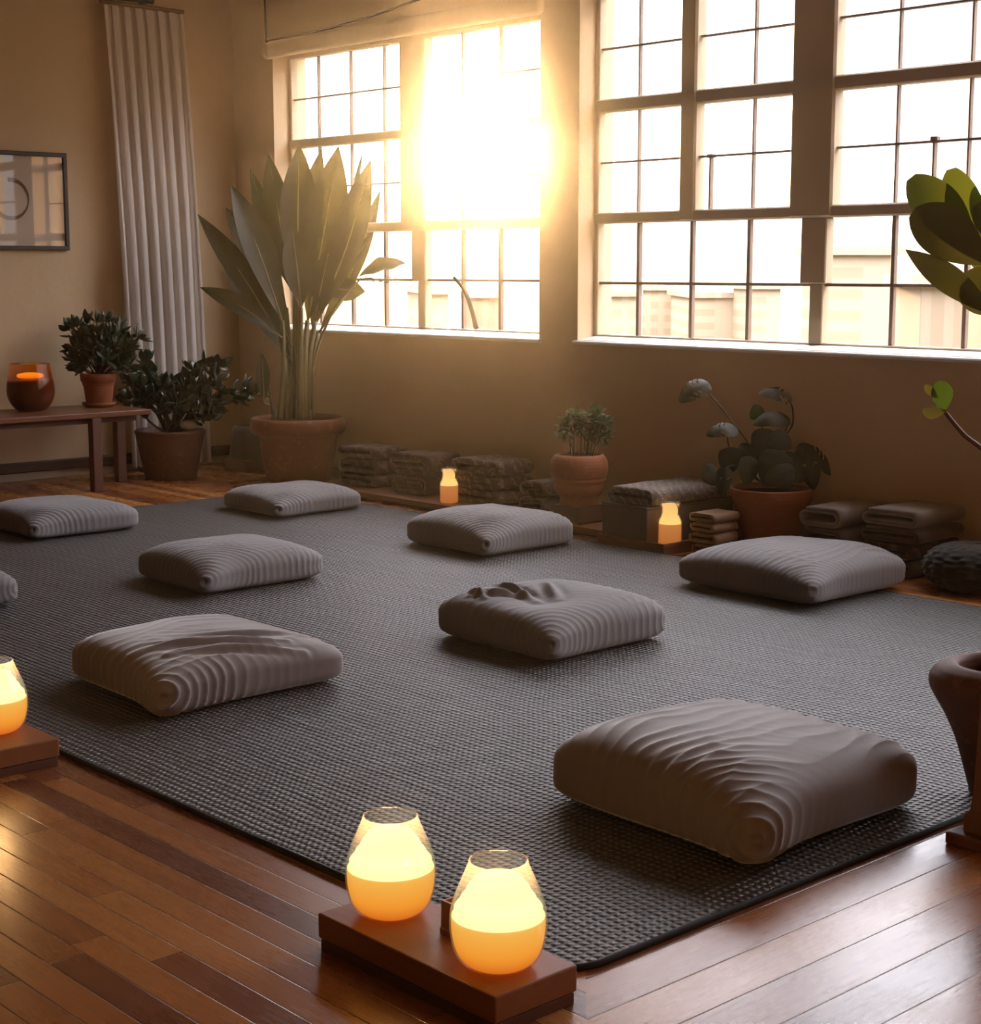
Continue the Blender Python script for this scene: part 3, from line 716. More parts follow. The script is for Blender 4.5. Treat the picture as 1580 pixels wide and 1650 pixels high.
def vf_leaf(base, tip, width, nrm, bend=0.0, cup=0.15, shape='lance', nl=22, nw=8, twist=0.0, wave=0.0, slits=None, seed=0, drop=0.0):
    base, tip = Vector(base), Vector(tip); ax = tip - base; L = ax.length; ax.normalize()
    nrm = Vector(nrm); nrm = (nrm - ax * nrm.dot(ax)).normalized(); side = ax.cross(nrm)
    V, F = [], []
    def wid(t):
        if shape == 'lance': return max(0.0, math.sin(PI * t ** 1.12)) ** 0.92
        if shape == 'paddle': return (math.sin(PI * min(1, t * 0.97 + 0.01) ** 1.35)) ** 0.6
        if shape == 'heart': return (max(0, 1 - (1 - t / 0.3) ** 2)) ** 0.5 * 0.98 + 0.02 if t < 0.3 else (max(0, 1 - ((t - 0.3) / 0.70) ** 2.0)) ** 0.72
        if shape == 'oval': return max(0.0, math.sin(PI * t)) ** 0.55
        return math.sin(PI * t)
    for i in range(nl + 1):
        t = i / nl; w = width / 2 * max(wid(t), 0.015)
        p = base + ax * (L * t) + nrm * (bend * L * (math.sin(PI * t))) - ZZ * (drop * L * t * t)
        tw = twist * t
        for k in range(nw + 1):
            s = k / nw * 2 - 1
            sd = side * math.cos(tw) + nrm * math.sin(tw); nn = nrm * math.cos(tw) - side * math.sin(tw)
            q = p + sd * (s * w) + nn * (cup * w * (abs(s) ** 1.6)) + nn * (wave * w * math.sin(t * 16 + seed) * abs(s))
            V.append(q)
    for i in range(nl):
        t = (i + 0.5) / nl
        for k in range(nw):
            s = (k + 0.5) / nw * 2 - 1
            if slits and any(abs(t + 0.22 * abs(s) - c_) < hw_ and abs(s) > s0 for (c_, hw_, s0) in slits): continue
            a = i * (nw + 1) + k; F.append((a, a + 1, a + nw + 2, a + nw + 1))
    return V, F

# ---- giant paddle-leaf plant in the corner
bp_c = Vector((-8.995, 6.44, 0))
D0 = depth(bp_c)
bp = thing('paddle_leaf_plant', 'giant paddle-leaf plant in a terracotta pot in the corner under the window', 'plant', bp_c)
rim_pot(bp, bp_c, [(0.0005, 0.0), (0.205, 0.0), (0.215, 0.015), (0.245, 0.17), (0.262, 0.30), (0.272, 0.318), (0.302, 0.322), (0.316, 0.345), (0.320, 0.39), (0.312, 0.42), (0.300, 0.428), (0.288, 0.42), (0.280, 0.39), (0.275, 0.36)], M['terra'], 0.282, 0.385)
def bpP(px, py, dd=0.0): return at_d(px, py, D0 + dd)
# (base px, tip px, width px, depth offset base / tip, facing tilt, bend)
leaves = [
 ((452, 545), (318, 345), 46, -0.05, -0.10, 0.35, 0.10),
 ((455, 520), (372, 298), 66, -0.10, -0.15, 0.30, 0.06),
 ((462, 500), (364, 335), 60, 0.05, 0.05, 0.5, 0.08),
 ((470, 470), (403, 272), 40, 0.10, 0.12, -0.5, 0.05),
 ((475, 480), (432, 247), 56, 0.12, 0.05, 0.2, 0.05),
 ((480, 470), (482, 233), 74, 0.02, 0.0, 0.05, -0.03),
 ((488, 480), (518, 240), 60, 0.14, 0.15, -0.1, 0.04),
 ((495, 520), (545, 236), 84, -0.06, -0.02, -0.25, -0.06),
 ((507, 520), (597, 258), 86, -0.04, 0.02, -0.3, -0.07),
 ((510, 515), (585, 240), 26, 0.16, 0.18, -0.9, -0.05),
 ((512, 540), (613, 306), 52, 0.06, 0.08, -0.45, -0.08),
 ((485, 500), (470, 362), 54, -0.30, -0.32, 0.0, 0.04),
 ((470, 585), (356, 420), 50, 0.0, -0.02, 0.5, 0.10),
 ((455, 545), (322, 463), 44, -0.12, -0.10, 0.75, 0.14),
 ((520, 468), (602, 372), 34, 0.02, 0.05, -0.5, -0.1),
 ((503, 535), (532, 395), 44, -0.02, 0.0, -0.2, 0.05),
 ((470, 560), (405, 400), 44, 0.02, -0.02, 0.4, 0.06),
 ((515, 470), (560, 385), 40, 0.1, 0.1, 0.3, 0.0),
 ((425, 650), (421, 568), 26, -0.16, -0.18, 0.4, 0.02),
 ((520, 462), (588, 470), 44, 0.03, 0.0, 0.9, -0.1),
]
mpp = D0 / FPX
for i, (b, t_, w, db, dt, ft, bd) in enumerate(leaves):
    B = bpP(*b, db); Tp = bpP(*t_, dt)
    nr = -FW + RT * (ft * 1.3 + (0.35 if i % 2 else -0.3)) + ZZ * (0.45, -0.15, 0.2)[i % 3]
    V, F = vf_leaf(B, Tp, w * mpp * 0.86, nr, bend=bd * 0.7, cup=0.22, shape='lance', nl=24, nw=8, seed=i)
    lf = mesh('leaf', V, F, M['leaf_big'], bp)
    V, F = vf_tube([B + (Tp - B) * 0.01, B.lerp(Tp, 0.45) + nr.normalized() * 0.0 + (nr - (Tp - B).normalized() * nr.dot((Tp - B).normalized())).normalized() * (bd * 0.7 * (Tp - B).length * math.sin(PI * 0.45)), B.lerp(Tp, 0.9) + (nr - (Tp - B).normalized() * nr.dot((Tp - B).normalized())).normalized() * (bd * 0.7 * (Tp - B).length * math.sin(PI * 0.9))], 0.0075, 0.002, n=8, seg=6)
    mesh('midrib', V, F, M['stalk_big'], lf)
# stalks: from the pot to each leaf base
for (b, pb, r0, r1, db) in [((452, 545), (462, 668), 0.022, 0.012, -0.08), ((455, 520), (452, 668), 0.026, 0.012, -0.1), ((462, 500), (468, 668), 0.024, 0.012, 0.04), ((475, 480), (474, 668), 0.026, 0.013, 0.1),
                            ((480, 470), (480, 668), 0.030, 0.014, 0.0), ((495, 520), (488, 668), 0.034, 0.015, -0.06), ((507, 520), (494, 668), 0.030, 0.014, -0.03), ((512, 540), (500, 668), 0.026, 0.013, 0.05),
                            ((485, 500), (483, 668), 0.028, 0.014, -0.2), ((470, 585), (458, 668), 0.024, 0.014, 0.0), ((503, 535), (496, 668), 0.024, 0.014, -0.02), ((425, 650), (440, 668), 0.016, 0.008, -0.14), ((515, 470), (498, 668), 0.022, 0.01, 0.06)]:
    A = bpP(*pb, db * 0.6); A.z = max(A.z, 0.375); B = bpP(*b, db)
    mid = A.lerp(B, 0.5) + RT * ((b[0] - 480) * -0.0006)
    tube('stalk', [A - ZZ * 0.03, mid, B + (B - mid) * 0.05], r0, M['stalk_big'], bp, r1, 8, 12)
# long arching stalk with a drooping leaf before the window
tube('stalk', [bpP(503, 660, -0.12), bpP(506, 585, -0.2), bpP(535, 505, -0.24), bpP(582, 448, -0.22)], 0.012, M['stalk_big'], bp, 0.005, 8, 18)
V, F = vf_leaf(bpP(577, 446, -0.22), bpP(654, 424, -0.18), 34 * mpp, ZZ + FW * -0.9, bend=0.08, cup=0.3, nl=18, shape='lance', wave=0.10); mesh('leaf', V, F, M['leaf_big'], bp)
V, F = join(*[vf_tube([bpP(585 + 3 * k, 448, -0.20), bpP(605 + 5 * k, 452 + 3 * math.sin(k * 2), -0.05), bpP(628 + 4 * k, 436 + 5 * (k % 3), -0.06)], 0.0035, 0.002, n=8, seg=5) for k in range(5)])
mesh('dried_fringe', V, F, M['stem_brown'], bp)
# tiny side shoots by the rim
V, F = join(vf_tube([bpP(438, 668, -0.15), bpP(435, 640, -0.15), bpP(412, 638, -0.15)], 0.006, 0.003, n=8, seg=6), vf_tube([bpP(437, 655, -0.15), bpP(432, 622, -0.15), bpP(410, 620, -0.15)], 0.008, 0.004, n=8, seg=6))
mesh('side_shoot', V, F, M['stem_brown'], bp)

# ---- fleshy-leaf shrubs
def vf_blob_leaf(c, d, nrm, L, W, T):
    d = d.normalized(); nrm = (nrm - d * nrm.dot(d)); nrm = nrm.normalized() if nrm.length > 1e-4 else d.orthogonal().normalized(); s = d.cross(nrm)
    V, F = [], []; nu, nv = 6, 8
    for i in range(nu + 1):
        t = i / nu; r = math.sin(PI * min(max(t, 0.02), 0.98) ** 1.25) ** 0.8
        for k in range(nv):
            q = 2 * PI * k / nv
            V.append(c + d * (L * t) + s * (W / 2 * r * math.cos(q)) + nrm * (T / 2 * r * math.sin(q)) + nrm * (0.18 * L * t * t))
    for i in range(nu):
        for k in range(nv): F.append((i * nv + k, i * nv + (k + 1) % nv, (i + 1) * nv + (k + 1) % nv, (i + 1) * nv + k))
    F.append(tuple(range(nv))[::-1]); F.append(tuple(nu * nv + k for k in range(nv)))
    return V, F
def shrub(root, base, tips, D, mat, stem_mat, Lr, rnd, per=7, spread=0.05, seg_leaves=3, stem_r=0.008, zmin=None, flat=0.35, wr=(0.42, 0.55)):
    LV, SV = [], []
    for (px, py, dd) in tips:
        tip = at_d(px, py, D + dd)
        b = base + Vector((rnd.uniform(-1, 1), rnd.uniform(-1, 1), 0)) * spread
        mid = b.lerp(tip, 0.55) + ZZ * 0.02 * rnd.uniform(-1, 2)
        SV.append(vf_tube([b, mid, tip], stem_r, stem_r * 0.5, n=8, seg=6))
        dirn = (tip - mid).normalized()
        pos = [tip] + [mid.lerp(tip, (k + 1) / (seg_leaves + 1)) for k in range(seg_leaves)]
        for j, p in enumerate(pos):
            for k in range(per if j == 0 else max(2, per // 2)):
                a = rnd.uniform(0, 2 * PI); o = dirn.orthogonal().normalized(); o2 = dirn.cross(o)
                rad = o * math.cos(a) + o2 * math.sin(a)
                dd_ = (rad * rnd.uniform(0.6, 1.2) + dirn * rnd.uniform(0.1, 0.9) + ZZ * rnd.uniform(-0.1, flat))
                L = Lr * rnd.uniform(0.7, 1.15)
                LV.append(vf_blob_leaf(p, dd_, dirn + rad * 0.2 + Vector((rnd.uniform(-.3, .3),) * 3), L, L * rnd.uniform(*wr), L * 0.13))
    v, f = join(*SV); mesh('stems', v, f, stem_mat, root)
    v, f = join(*LV)
    if zmin is not None:
        for q in v: q.z = max(q.z, zmin)
    mesh('foliage', v, f, mat, root)
rnd = random.Random(3)
jc = Vector((-9.70, 5.885, 0)); DJ = depth(jc)
jd = thing('fleshy_leaf_plant', 'dark fleshy-leaved shrub in a terracotta pot on the floor behind the bench end', 'plant', jc)
rim_pot(jd, jc, [(0.0005, 0), (0.165, 0), (0.175, 0.012), (0.215, 0.22), (0.232, 0.305), (0.238, 0.312), (0.238, 0.325), (0.226, 0.332), (0.214, 0.322), (0.205, 0.29)], M['terra3'], 0.21, 0.295)
lathe('stone', [(0.0005, -0.02), (0.05, -0.012), (0.062, 0.01), (0.05, 0.034), (0.02, 0.045), (0.0005, 0.046)], at_d(304, 688, DJ - 0.12), M['basepale'], jd, 20, label='pale stone on the soil')
tips = [(210, 590, 0.0), (225, 615, -0.08), (215, 640, -0.05), (235, 588, 0.05), (252, 600, -0.05), (262, 625, -0.1), (240, 640, -0.12), (262, 655, -0.1), (222, 660, -0.05), (285, 622, 0.0), (300, 632, -0.1), (312, 598, 0.02), (330, 590, 0.0), (352, 592, 0.02), (345, 612, -0.08), (325, 620, -0.1), (350, 632, -0.1), (372, 640, -0.05), (386, 636, 0.0), (335, 650, -0.14), (342, 668, -0.16), (300, 655, -0.15), (280, 650, -0.12), (320, 668, -0.1), (215, 615, 0.05), (245, 620, 0.05), (330, 640, 0.05), (395, 632, 0.05)]
shrub(jd, jc + ZZ * 0.29, tips, DJ, M['leaf_jade'], M['stem_brown'], 0.118, rnd, per=7, seg_leaves=2, stem_r=0.010, spread=0.05, wr=(0.52, 0.66))


# ------------------------------------------------------------------ bench by the left wall and the things on it
BZ = 0.505
bn = thing('wooden_bench', 'dark wooden bench against the wall, carrying a candle and a potted plant', 'bench', (-9.72, 4.6, 0))
box('bench_top', (-10.02, -9.40, 3.4, 5.57, BZ - 0.035, BZ), M['benchwood'], bn, bev=0.006)
box('apron', (-9.95, -9.47, 3.5, 5.50, BZ - 0.075, BZ - 0.035), M['darkwood'], bn, bev=0.003)
for (x, y) in ((-9.415, 5.165), (-9.745, 5.525), (-9.415, 3.55), (-9.95, 3.55)):
    lx, ly = x, y
    box('leg', (lx - 0.032, lx + 0.032, ly - 0.032, ly + 0.032, 0, BZ - 0.036), M['darkwood'], bn, bev=0.005)
# bronze glass candle
cc = Vector((-9.80, 4.93, BZ + 0.0006))
bz = thing('glass_candle', 'bronze tumbler candle glowing amber at its mouth on the bench', 'candle', cc)
bp_ = dense([(0.075, 0.0), (0.10, 0.012), (0.135, 0.06), (0.150, 0.115), (0.148, 0.17), (0.138, 0.225), (0.128, 0.285), (0.125, 0.30)], 28)
inn = [(r - 0.004, z + 0.003) for r, z in bp_]
v, f = vf_lathe([(0.0005, 0)] + bp_ + [(0.123, 0.3015)] + inn[::-1], cc, 56, False); mesh('tumbler', v, f, M['bronzeglass'], bz)
lathe('wax', [(0.0005, 0.006)] + [((r - 0.0065), z + 0.004) for r, z in bp_ if z < 0.205] + [(0.0005, 0.208)], cc, M['waxbrown'], bz, 48)
fl_ = [(0.0005, 0.2105), (0.070, 0.211), (0.082, 0.216), (0.084, 0.226), (0.078, 0.236), (0.04, 0.243), (0.0005, 0.245)]
lathe('flame_pool', fl_, cc + Vector((0.0, 0.0, 0)), M['amber'], bz, 24)
# bushy plant on the bench
pc = Vector((-9.80, 5.415, BZ + 0.0006)); DP = depth(pc)
bpot = thing('bushy_plant', 'bushy green plant in a small terracotta pot and saucer on the bench', 'plant', pc)
lathe('saucer', [(0.0005, 0), (0.085, 0), (0.105, 0.012), (0.112, 0.028), (0.106, 0.030), (0.098, 0.016), (0.0005, 0.014)], pc, M['terra2'], bpot, 40)
c2 = pc + ZZ * 0.0165
rim_pot(bpot, c2, [(0.0005, 0), (0.078, 0), (0.084, 0.008), (0.098, 0.115), (0.110, 0.152), (0.1155, 0.155), (0.119, 0.198), (0.116, 0.204), (0.108, 0.203), (0.104, 0.17)], M['terra2'], 0.106, 0.178)
rnd = random.Random(5)
tips = [(112, 532, 0), (125, 527, -.05), (140, 522, 0.05), (155, 520, -.05), (170, 519, 0), (183, 523, 0.05), (192, 535, -.05), (205, 545, 0), (222, 545, -.03), (128, 545, -.08), (145, 540, -.1), (160, 538, -.12), (178, 540, -.1), (118, 562, -.05), (132, 562, -.1), (150, 560, -.14), (168, 558, -.14), (185, 560, -.1), (120, 580, -.05), (135, 585, -.08), (200, 572, -.05), (210, 560, 0), (152, 578, -.14), (172, 580, -.14), (192, 585, -.06), (140, 550, 0.1), (165, 545, 0.1), (130, 592, 0.02), (205, 590, 0.02)]
shrub(bpot, c2 + ZZ * 0.175, tips, DP, M['leaf_bench'], M['stem_brown'], 0.092, rnd, per=8, seg_leaves=2, stem_r=0.006, spread=0.03, wr=(0.36, 0.5))
# long narrow leaves leaning out beside it
V, F = join(*[vf_leaf(at_d(190, 592, DP - 0.05), at_d(*tp, DP - 0.08), w * 0.0043, -FW + ZZ * .4, bend=0.06, cup=0.3, nl=14, nw=4) for tp, w in (((229, 538), 9), ((226, 556), 8), ((206, 530), 8), ((215, 540), 7))])
mesh('long_leaves', V, F, M['leaf_bench'], bpot)

# dark cloth bin in the corner
bx = thing('cloth_bin', 'dark cloth bin standing in the corner behind the giant plant pot', 'bin', (-9.72, 6.56, 0))
V = []; F = []
for z, s in ((0.0, 1.0), (0.10, 1.0), (0.27, 0.88), (0.31, 0.80), (0.312, 0.72), (0.24, 0.70)):
    for a in range(20):
        q = 2 * PI * a / 20; cx, sy = math.cos(q), math.sin(q)
        k = (abs(cx) ** 5 + abs(sy) ** 5) ** (-1 / 5)
        V.append((-9.72 + 0.135 * s * cx * k, 6.56 + 0.135 * s * sy * k, z))
for i in range(5):
    for k in range(20): F.append((i * 20 + k, i * 20 + (k + 1) % 20, (i + 1) * 20 + (k + 1) % 20, (i + 1) * 20 + k))
F.append(tuple(range(20))[::-1]); F.append(tuple(100 + k for k in range(20)))
mesh('bin_body', V, F, M['bincloth'], bx)
box('bin_foot', (-9.86, -9.58, 6.415, 6.70, 0.0, 0.085), M['darkwood'], bx, bev=0.01)

# ------------------------------------------------------------------ herb in a beehive pot on a block
hc = Vector((-6.215, 6.30, PZ + 0.0006))
hb = thing('pot_stand', 'dark square wooden block under the beehive herb pot on the platform', 'stand', hc)
box('stand_body', (hc.x - 0.10, hc.x + 0.10, hc.y - 0.10, hc.y + 0.10, hc.z + 0.006, hc.z + 0.095), M['darkwood'], hb, bev=0.006)
box('stand_foot', (hc.x - 0.09, hc.x + 0.09, hc.y - 0.09, hc.y + 0.09, hc.z, hc.z + 0.007), M['darkwood'], hb)
hp = hc + ZZ * 0.0955; DH = depth(hp)
ht = thing('herb_plant', 'small leafy herb in a ringed beehive terracotta pot on a dark block', 'plant', hp)
bee = dense([(0.0005, 0), (0.098, 0.0), (0.104, 0.012), (0.104, 0.040), (0.116, 0.052), (0.120, 0.058)], 12) + dense([(0.120, 0.058), (0.134, 0.075), (0.137, 0.10), (0.134, 0.118), (0.142, 0.126), (0.147, 0.135), (0.142, 0.146), (0.150, 0.158), (0.157, 0.19), (0.155, 0.225), (0.143, 0.255), (0.128, 0.270), (0.120, 0.272), (0.114, 0.262), (0.112, 0.245)], 46)[1:]
rim_pot(ht, hp, bee, M['terra2'], 0.116, 0.252)
rnd = random.Random(9)
SV, LV = [], []
for k, (bx_, tx, ty) in enumerate([(917, 908, 690), (921, 914, 676), (925, 925, 672), (931, 933, 678), (936, 936, 690), (941, 945, 672), (945, 955, 665), (949, 962, 672), (953, 970, 680), (957, 975, 695), (938, 958, 690), (928, 912, 702), (943, 950, 700), (952, 968, 706)]):
    b = at_d(bx_, 732, DH + rnd.uniform(-.04, .04)); t_ = at_d(tx, ty, DH + rnd.uniform(-.06, .06))
    SV.append(vf_tube([b - ZZ * 0.05, b.lerp(t_, .5) + ZZ * .01, t_], 0.0045, 0.003, n=8, seg=6))
    for j in range(46):
        d = Vector((rnd.gauss(0, 1), rnd.gauss(0, 1), rnd.gauss(0.1, .8))).normalized()
        p = t_ + d * rnd.uniform(0.005, 0.032)
        V, F = vf_leaf(p, p + d * rnd.uniform(.026, .044), rnd.uniform(.018, .028), Vector((rnd.uniform(-.6, .6), rnd.uniform(-.6, .6), 1)), bend=0.1, cup=.2, shape='oval', nl=5, nw=2); LV.append((V, F))
v, f = join(*SV); mesh('stems', v, f, M['stem_herb'], ht)
v, f = join(*LV); mesh('foliage', v, f, M['leaf_herb'], ht)

# ------------------------------------------------------------------ tray with box, throw, candle
TX0, TX1, TY0, TY1 = -5.835, -5.372, 6.045, 6.79
ty = thing('wooden_tray', 'shallow wooden tray at the rug edge holding the felt box and a bottle candle', 'tray', ((TX0 + TX1) / 2, (TY0 + TY1) / 2, 0))
box('tray_base', (TX0 + .004, TX1 - .004, TY0 + .004, TY1 - .004, 0.0, 0.03), M['platwood'], ty, bev=0.003)
for b in ((TX0, TX1, TY0, TY0 + 0.014), (TX0, TX1, TY1 - 0.014, TY1), (TX0, TX0 + 0.014, TY0 + .014, TY1 - .014), (TX1 - 0.014, TX1, TY0 + .014, TY1 - .014)):
    box('tray_rim', (*b, 0.031, 0.056), M['platwood'], ty, bev=0.004)
gb = thing('felt_box', 'plain brownish felt storage box on the wooden tray', 'box', (-5.66, 6.40, 0.031))
box('box_body', (-5.815, -5.505, 6.064, 6.74, 0.0305, 0.212), M['felt'], gb, bev=0.006)
box('box_lid', (-5.819, -5.501, 6.060, 6.744, 0.2125, 0.222), M['felt'], gb, bev=0.004)
folded('grey throw with patterned end, folded on top of the felt box', -5.645, 6.38, 0.2235, 0.33, 0.58, 0.085, M['pat4'], None, 2, 0.017, 31)
bottle('lit bottle candle on the wooden tray beside the felt box', Vector((-5.435, 6.16, 0.0315)), 1.12)
pile(-5.258, 6.295, 0.165, 0.19, [0.05, 0.05, 0.045, 0.045], ['tancloth'] * 4, ['tan folded towel beside the tray, lowest of four', 'tan folded towel beside the tray, second from the bottom', 'tan folded towel beside the tray, third from the bottom', 'tan folded towel beside the tray, topmost of four'], 15, 0.001, group='tan towels between the tray and the split-leaf pot', turns=1, th=0.018, jit=0.006, name='folded_towel', cat='towel')

# ------------------------------------------------------------------ split-leaf plant
mc = Vector((-5.152, 6.605, 0.0)); DM = depth(mc) - 0.02
mt = thing('split_leaf_plant', 'split-leaf plant with drooping leaves in a terracotta pot by the wall', 'plant', mc)
rim_pot(mt, mc, [(0.0005, 0), (0.125, 0), (0.133, 0.01), (0.165, 0.12), (0.190, 0.235), (0.196, 0.245), (0.200, 0.262), (0.204, 0.305), (0.200, 0.315), (0.190, 0.312), (0.184, 0.28)], M['terra2'], 0.188, 0.286)
MP = DM / FPX
def mp(px, py, dd=0.0): return at_d(px, py, DM + dd)
sl = [(0.35, 0.022, 0.30), (0.50, 0.022, 0.28), (0.65, 0.022, 0.3), (0.80, 0.02, 0.35)]
ml = [  # base, tip, width px, normal, droop/bend, slits, depth, mat, shape
 ((1141, 616), (1094, 648), 44, -FW * 0.8 + ZZ * 0.7 + RT * -.3, 0.14, sl, 0.0, 'leaf_monst', 'heart'),
 ((1188, 691), (1137, 702), 34, -FW * 0.8 + ZZ * 0.9, 0.16, sl[1:], -0.05, 'leaf_monst', 'heart'),
 ((1276, 642), (1222, 634), 40, -FW * 0.75 + ZZ * 1.0, 0.15, sl[:2], 0.05, 'leaf_monst', 'heart'),
 ((1222, 676), (1216, 651), 27, -FW + RT * .2, 0.05, None, 0.04, 'leaf_monst_young', 'heart'),
 ((1273, 676), (1211, 684), 36, -FW * 0.8 + ZZ * 0.8, 0.16, None, -0.03, 'leaf_monst', 'heart'),
 ((1240, 700), (1277, 722), 36, -FW + ZZ * .3 + RT * .3, 0.1, None, -0.08, 'leaf_monst', 'heart'),
 ((1236, 690), (1226, 745), 46, -FW + ZZ * .2, 0.08, None, -0.06, 'leaf_monst', 'heart'),
 ((1192, 750), (1158, 728), 44, -FW + RT * -.2, 0.06, None, -0.05, 'leaf_monst', 'heart'),
 ((1158, 760), (1130, 772), 38, -FW + RT * -.4, 0.06, None, -0.08, 'leaf_monst', 'heart'),
 ((1168, 752), (1163, 800), 27, -FW + RT * -.1, 0.05, sl[1:2], -0.12, 'leaf_monst', 'heart'),
 ((1216, 742), (1190, 716), 36, -FW + ZZ * .2, 0.06, None, 0.02, 'leaf_monst', 'heart'),
 ((1210, 735), (1200, 782), 36, -FW + ZZ * .1 + RT * .3, 0.06, None, -0.12, 'leaf_monst', 'heart'),
 ((1262, 728), (1232, 784), 60, -FW + ZZ * .25, 0.07, None, -0.16, 'leaf_monst', 'heart'),
 ((1252, 735), (1296, 775), 52, -FW + ZZ * .3 + RT * .2, 0.07, None, -0.10, 'leaf_monst', 'heart'),
 ((1250, 750), (1270, 788), 50, -FW + ZZ * .3, 0.07, None, -0.19, 'leaf_monst', 'heart'),
 ((1299, 722), (1311, 790), 36, -FW + RT * -.25, 0.06, sl[1:2], -0.08, 'leaf_monst', 'heart'),
 ((1298, 718), (1338, 766), 30, -FW + RT * .5 + ZZ * .2, 0.10, sl[:3], -0.05, 'leaf_monst', 'heart'),
 ((1303, 715), (1283, 742), 26, -FW + RT * -.3 + ZZ * .2, 0.08, None, -0.06, 'leaf_monst', 'heart'),
 ((1225, 745), (1245, 700), 50, -FW + ZZ * .1, 0.04, None, 0.05, 'leaf_monst', 'heart'),
]
for i, (b, t_, w, nr, bd, sts, dd, mm, shp) in enumerate(ml):
    V, F = vf_leaf(mp(*b, dd), mp(*t_, dd - 0.02), w * MP, nr, bend=bd, cup=-0.22, shape=shp, nl=40 if sts else 22, nw=12 if sts else 8, slits=sts, wave=0.03, seed=i)
    mesh('leaf', V, F, M[mm], mt)
crown = [mp(1240, 785, 0.0), mp(1228, 785, .03), mp(1252, 785, -.03)]
for k, (pts, r) in enumerate([([(1186, 688, 0), (1160, 655, 0), (1140, 630, 0), (1141, 617, 0)], .0045), ([(1232, 780, 0), (1215, 730, 0), (1186, 688, 0)], .005),
      ([(1228, 780, 0), (1196, 745, -.03), (1176, 722, -.05), (1171, 704, -.05)], .0045), ([(1245, 780, 0), (1262, 710, .02), (1276, 685, .05), (1277, 662, .05), (1273, 648, .05)], .005),
      ([(1240, 780, 0), (1236, 720, .02), (1224, 680, .03)], .004), ([(1245, 780, 0), (1258, 720, 0), (1270, 680, -.02)], .004),
      ([(1248, 780, 0), (1280, 745, -.03), (1300, 718, -.06)], .005), ([(1235, 782, 0), (1205, 765, -.05), (1185, 750, -.05), (1165, 755, -.09)], .0045)]):
    tube('stalk', [mp(*q) for q in pts], r, M['stem_brown'], mt, r * .8, 6, 16)

# ------------------------------------------------------------------ throws stacked right of the plant
g2 = 'grey brown throws stacked by the wall'
def stack(cx, cy, w, l, hs, mats, labels, seed): pile(cx, cy, w, l, hs, mats, labels, seed, 0.001, group=g2, turns=2, th=0.014, jit=0.01)
stack(-4.695, 6.59, 0.25, 0.40, [0.085, 0.085, 0.095], ['pat1', 'darkcloth', 'greycloth'], ['patterned dark throw next to the split-leaf pot, lowest of its stack', 'dark throw with rounded fold next to the split-leaf pot, mid stack', 'grey throw next to the split-leaf pot, topmost of its stack'], 21)
stack(-4.325, 6.60, 0.32, 0.39, [0.07, 0.075, 0.068, 0.075], ['darkcloth', 'pat1', 'darkcloth', 'greycloth'], ['dark throw behind the pleated cushion, lowest of the outer stack', 'dark striped throw in the outer stack, second from the bottom', 'brown throw in the outer stack, just under its grey top', 'smooth grey throw topping the outer stack near the black pouf'], 22)
# chunky knit pouf
kc = Vector((-3.86, 6.42, 0.0))
pf = thing('knitted_pouf', 'black chunky knitted pouf on the floorboards, cut by the picture edge', 'pouf', kc)
V, F = [], []; nu, nv = 40, 120
for i in range(nu + 1):
    a = -PI / 2 + PI * i / nu
    for k in range(nv):
        q = 2 * PI * k / nv
        r = math.cos(a) ** 0.6 if math.cos(a) > 0 else 0; z = math.sin(a)
        kn = 0.06 * abs(math.sin(q * 9 + 0.5 * math.sin(a * 14))) + 0.03 * math.sin(a * 26 + (1 if int(q * 9 / PI) % 2 else -1) * 1.2)
        r2 = 0.225 * r * (1 + kn * max(0, math.cos(a)))
        V.append((kc.x + r2 * math.cos(q), kc.y + r2 * math.sin(q), max(0.0, 0.10 + 0.105 * z * (1 + 0.3 * kn))))
for i in range(nu):
    for k in range(nv): F.append((i * nv + k, i * nv + (k + 1) % nv, (i + 1) * nv + (k + 1) % nv, (i + 1) * nv + k))
mesh('knit_cover', V, F, M['blackknit'], pf)
lathe('top_button', [(0.0005, 0.008), (0.012, 0.006), (0.018, 0.0), (0.0005, -0.002)], kc + ZZ * 0.206, M['darkcloth'], pf, 16)

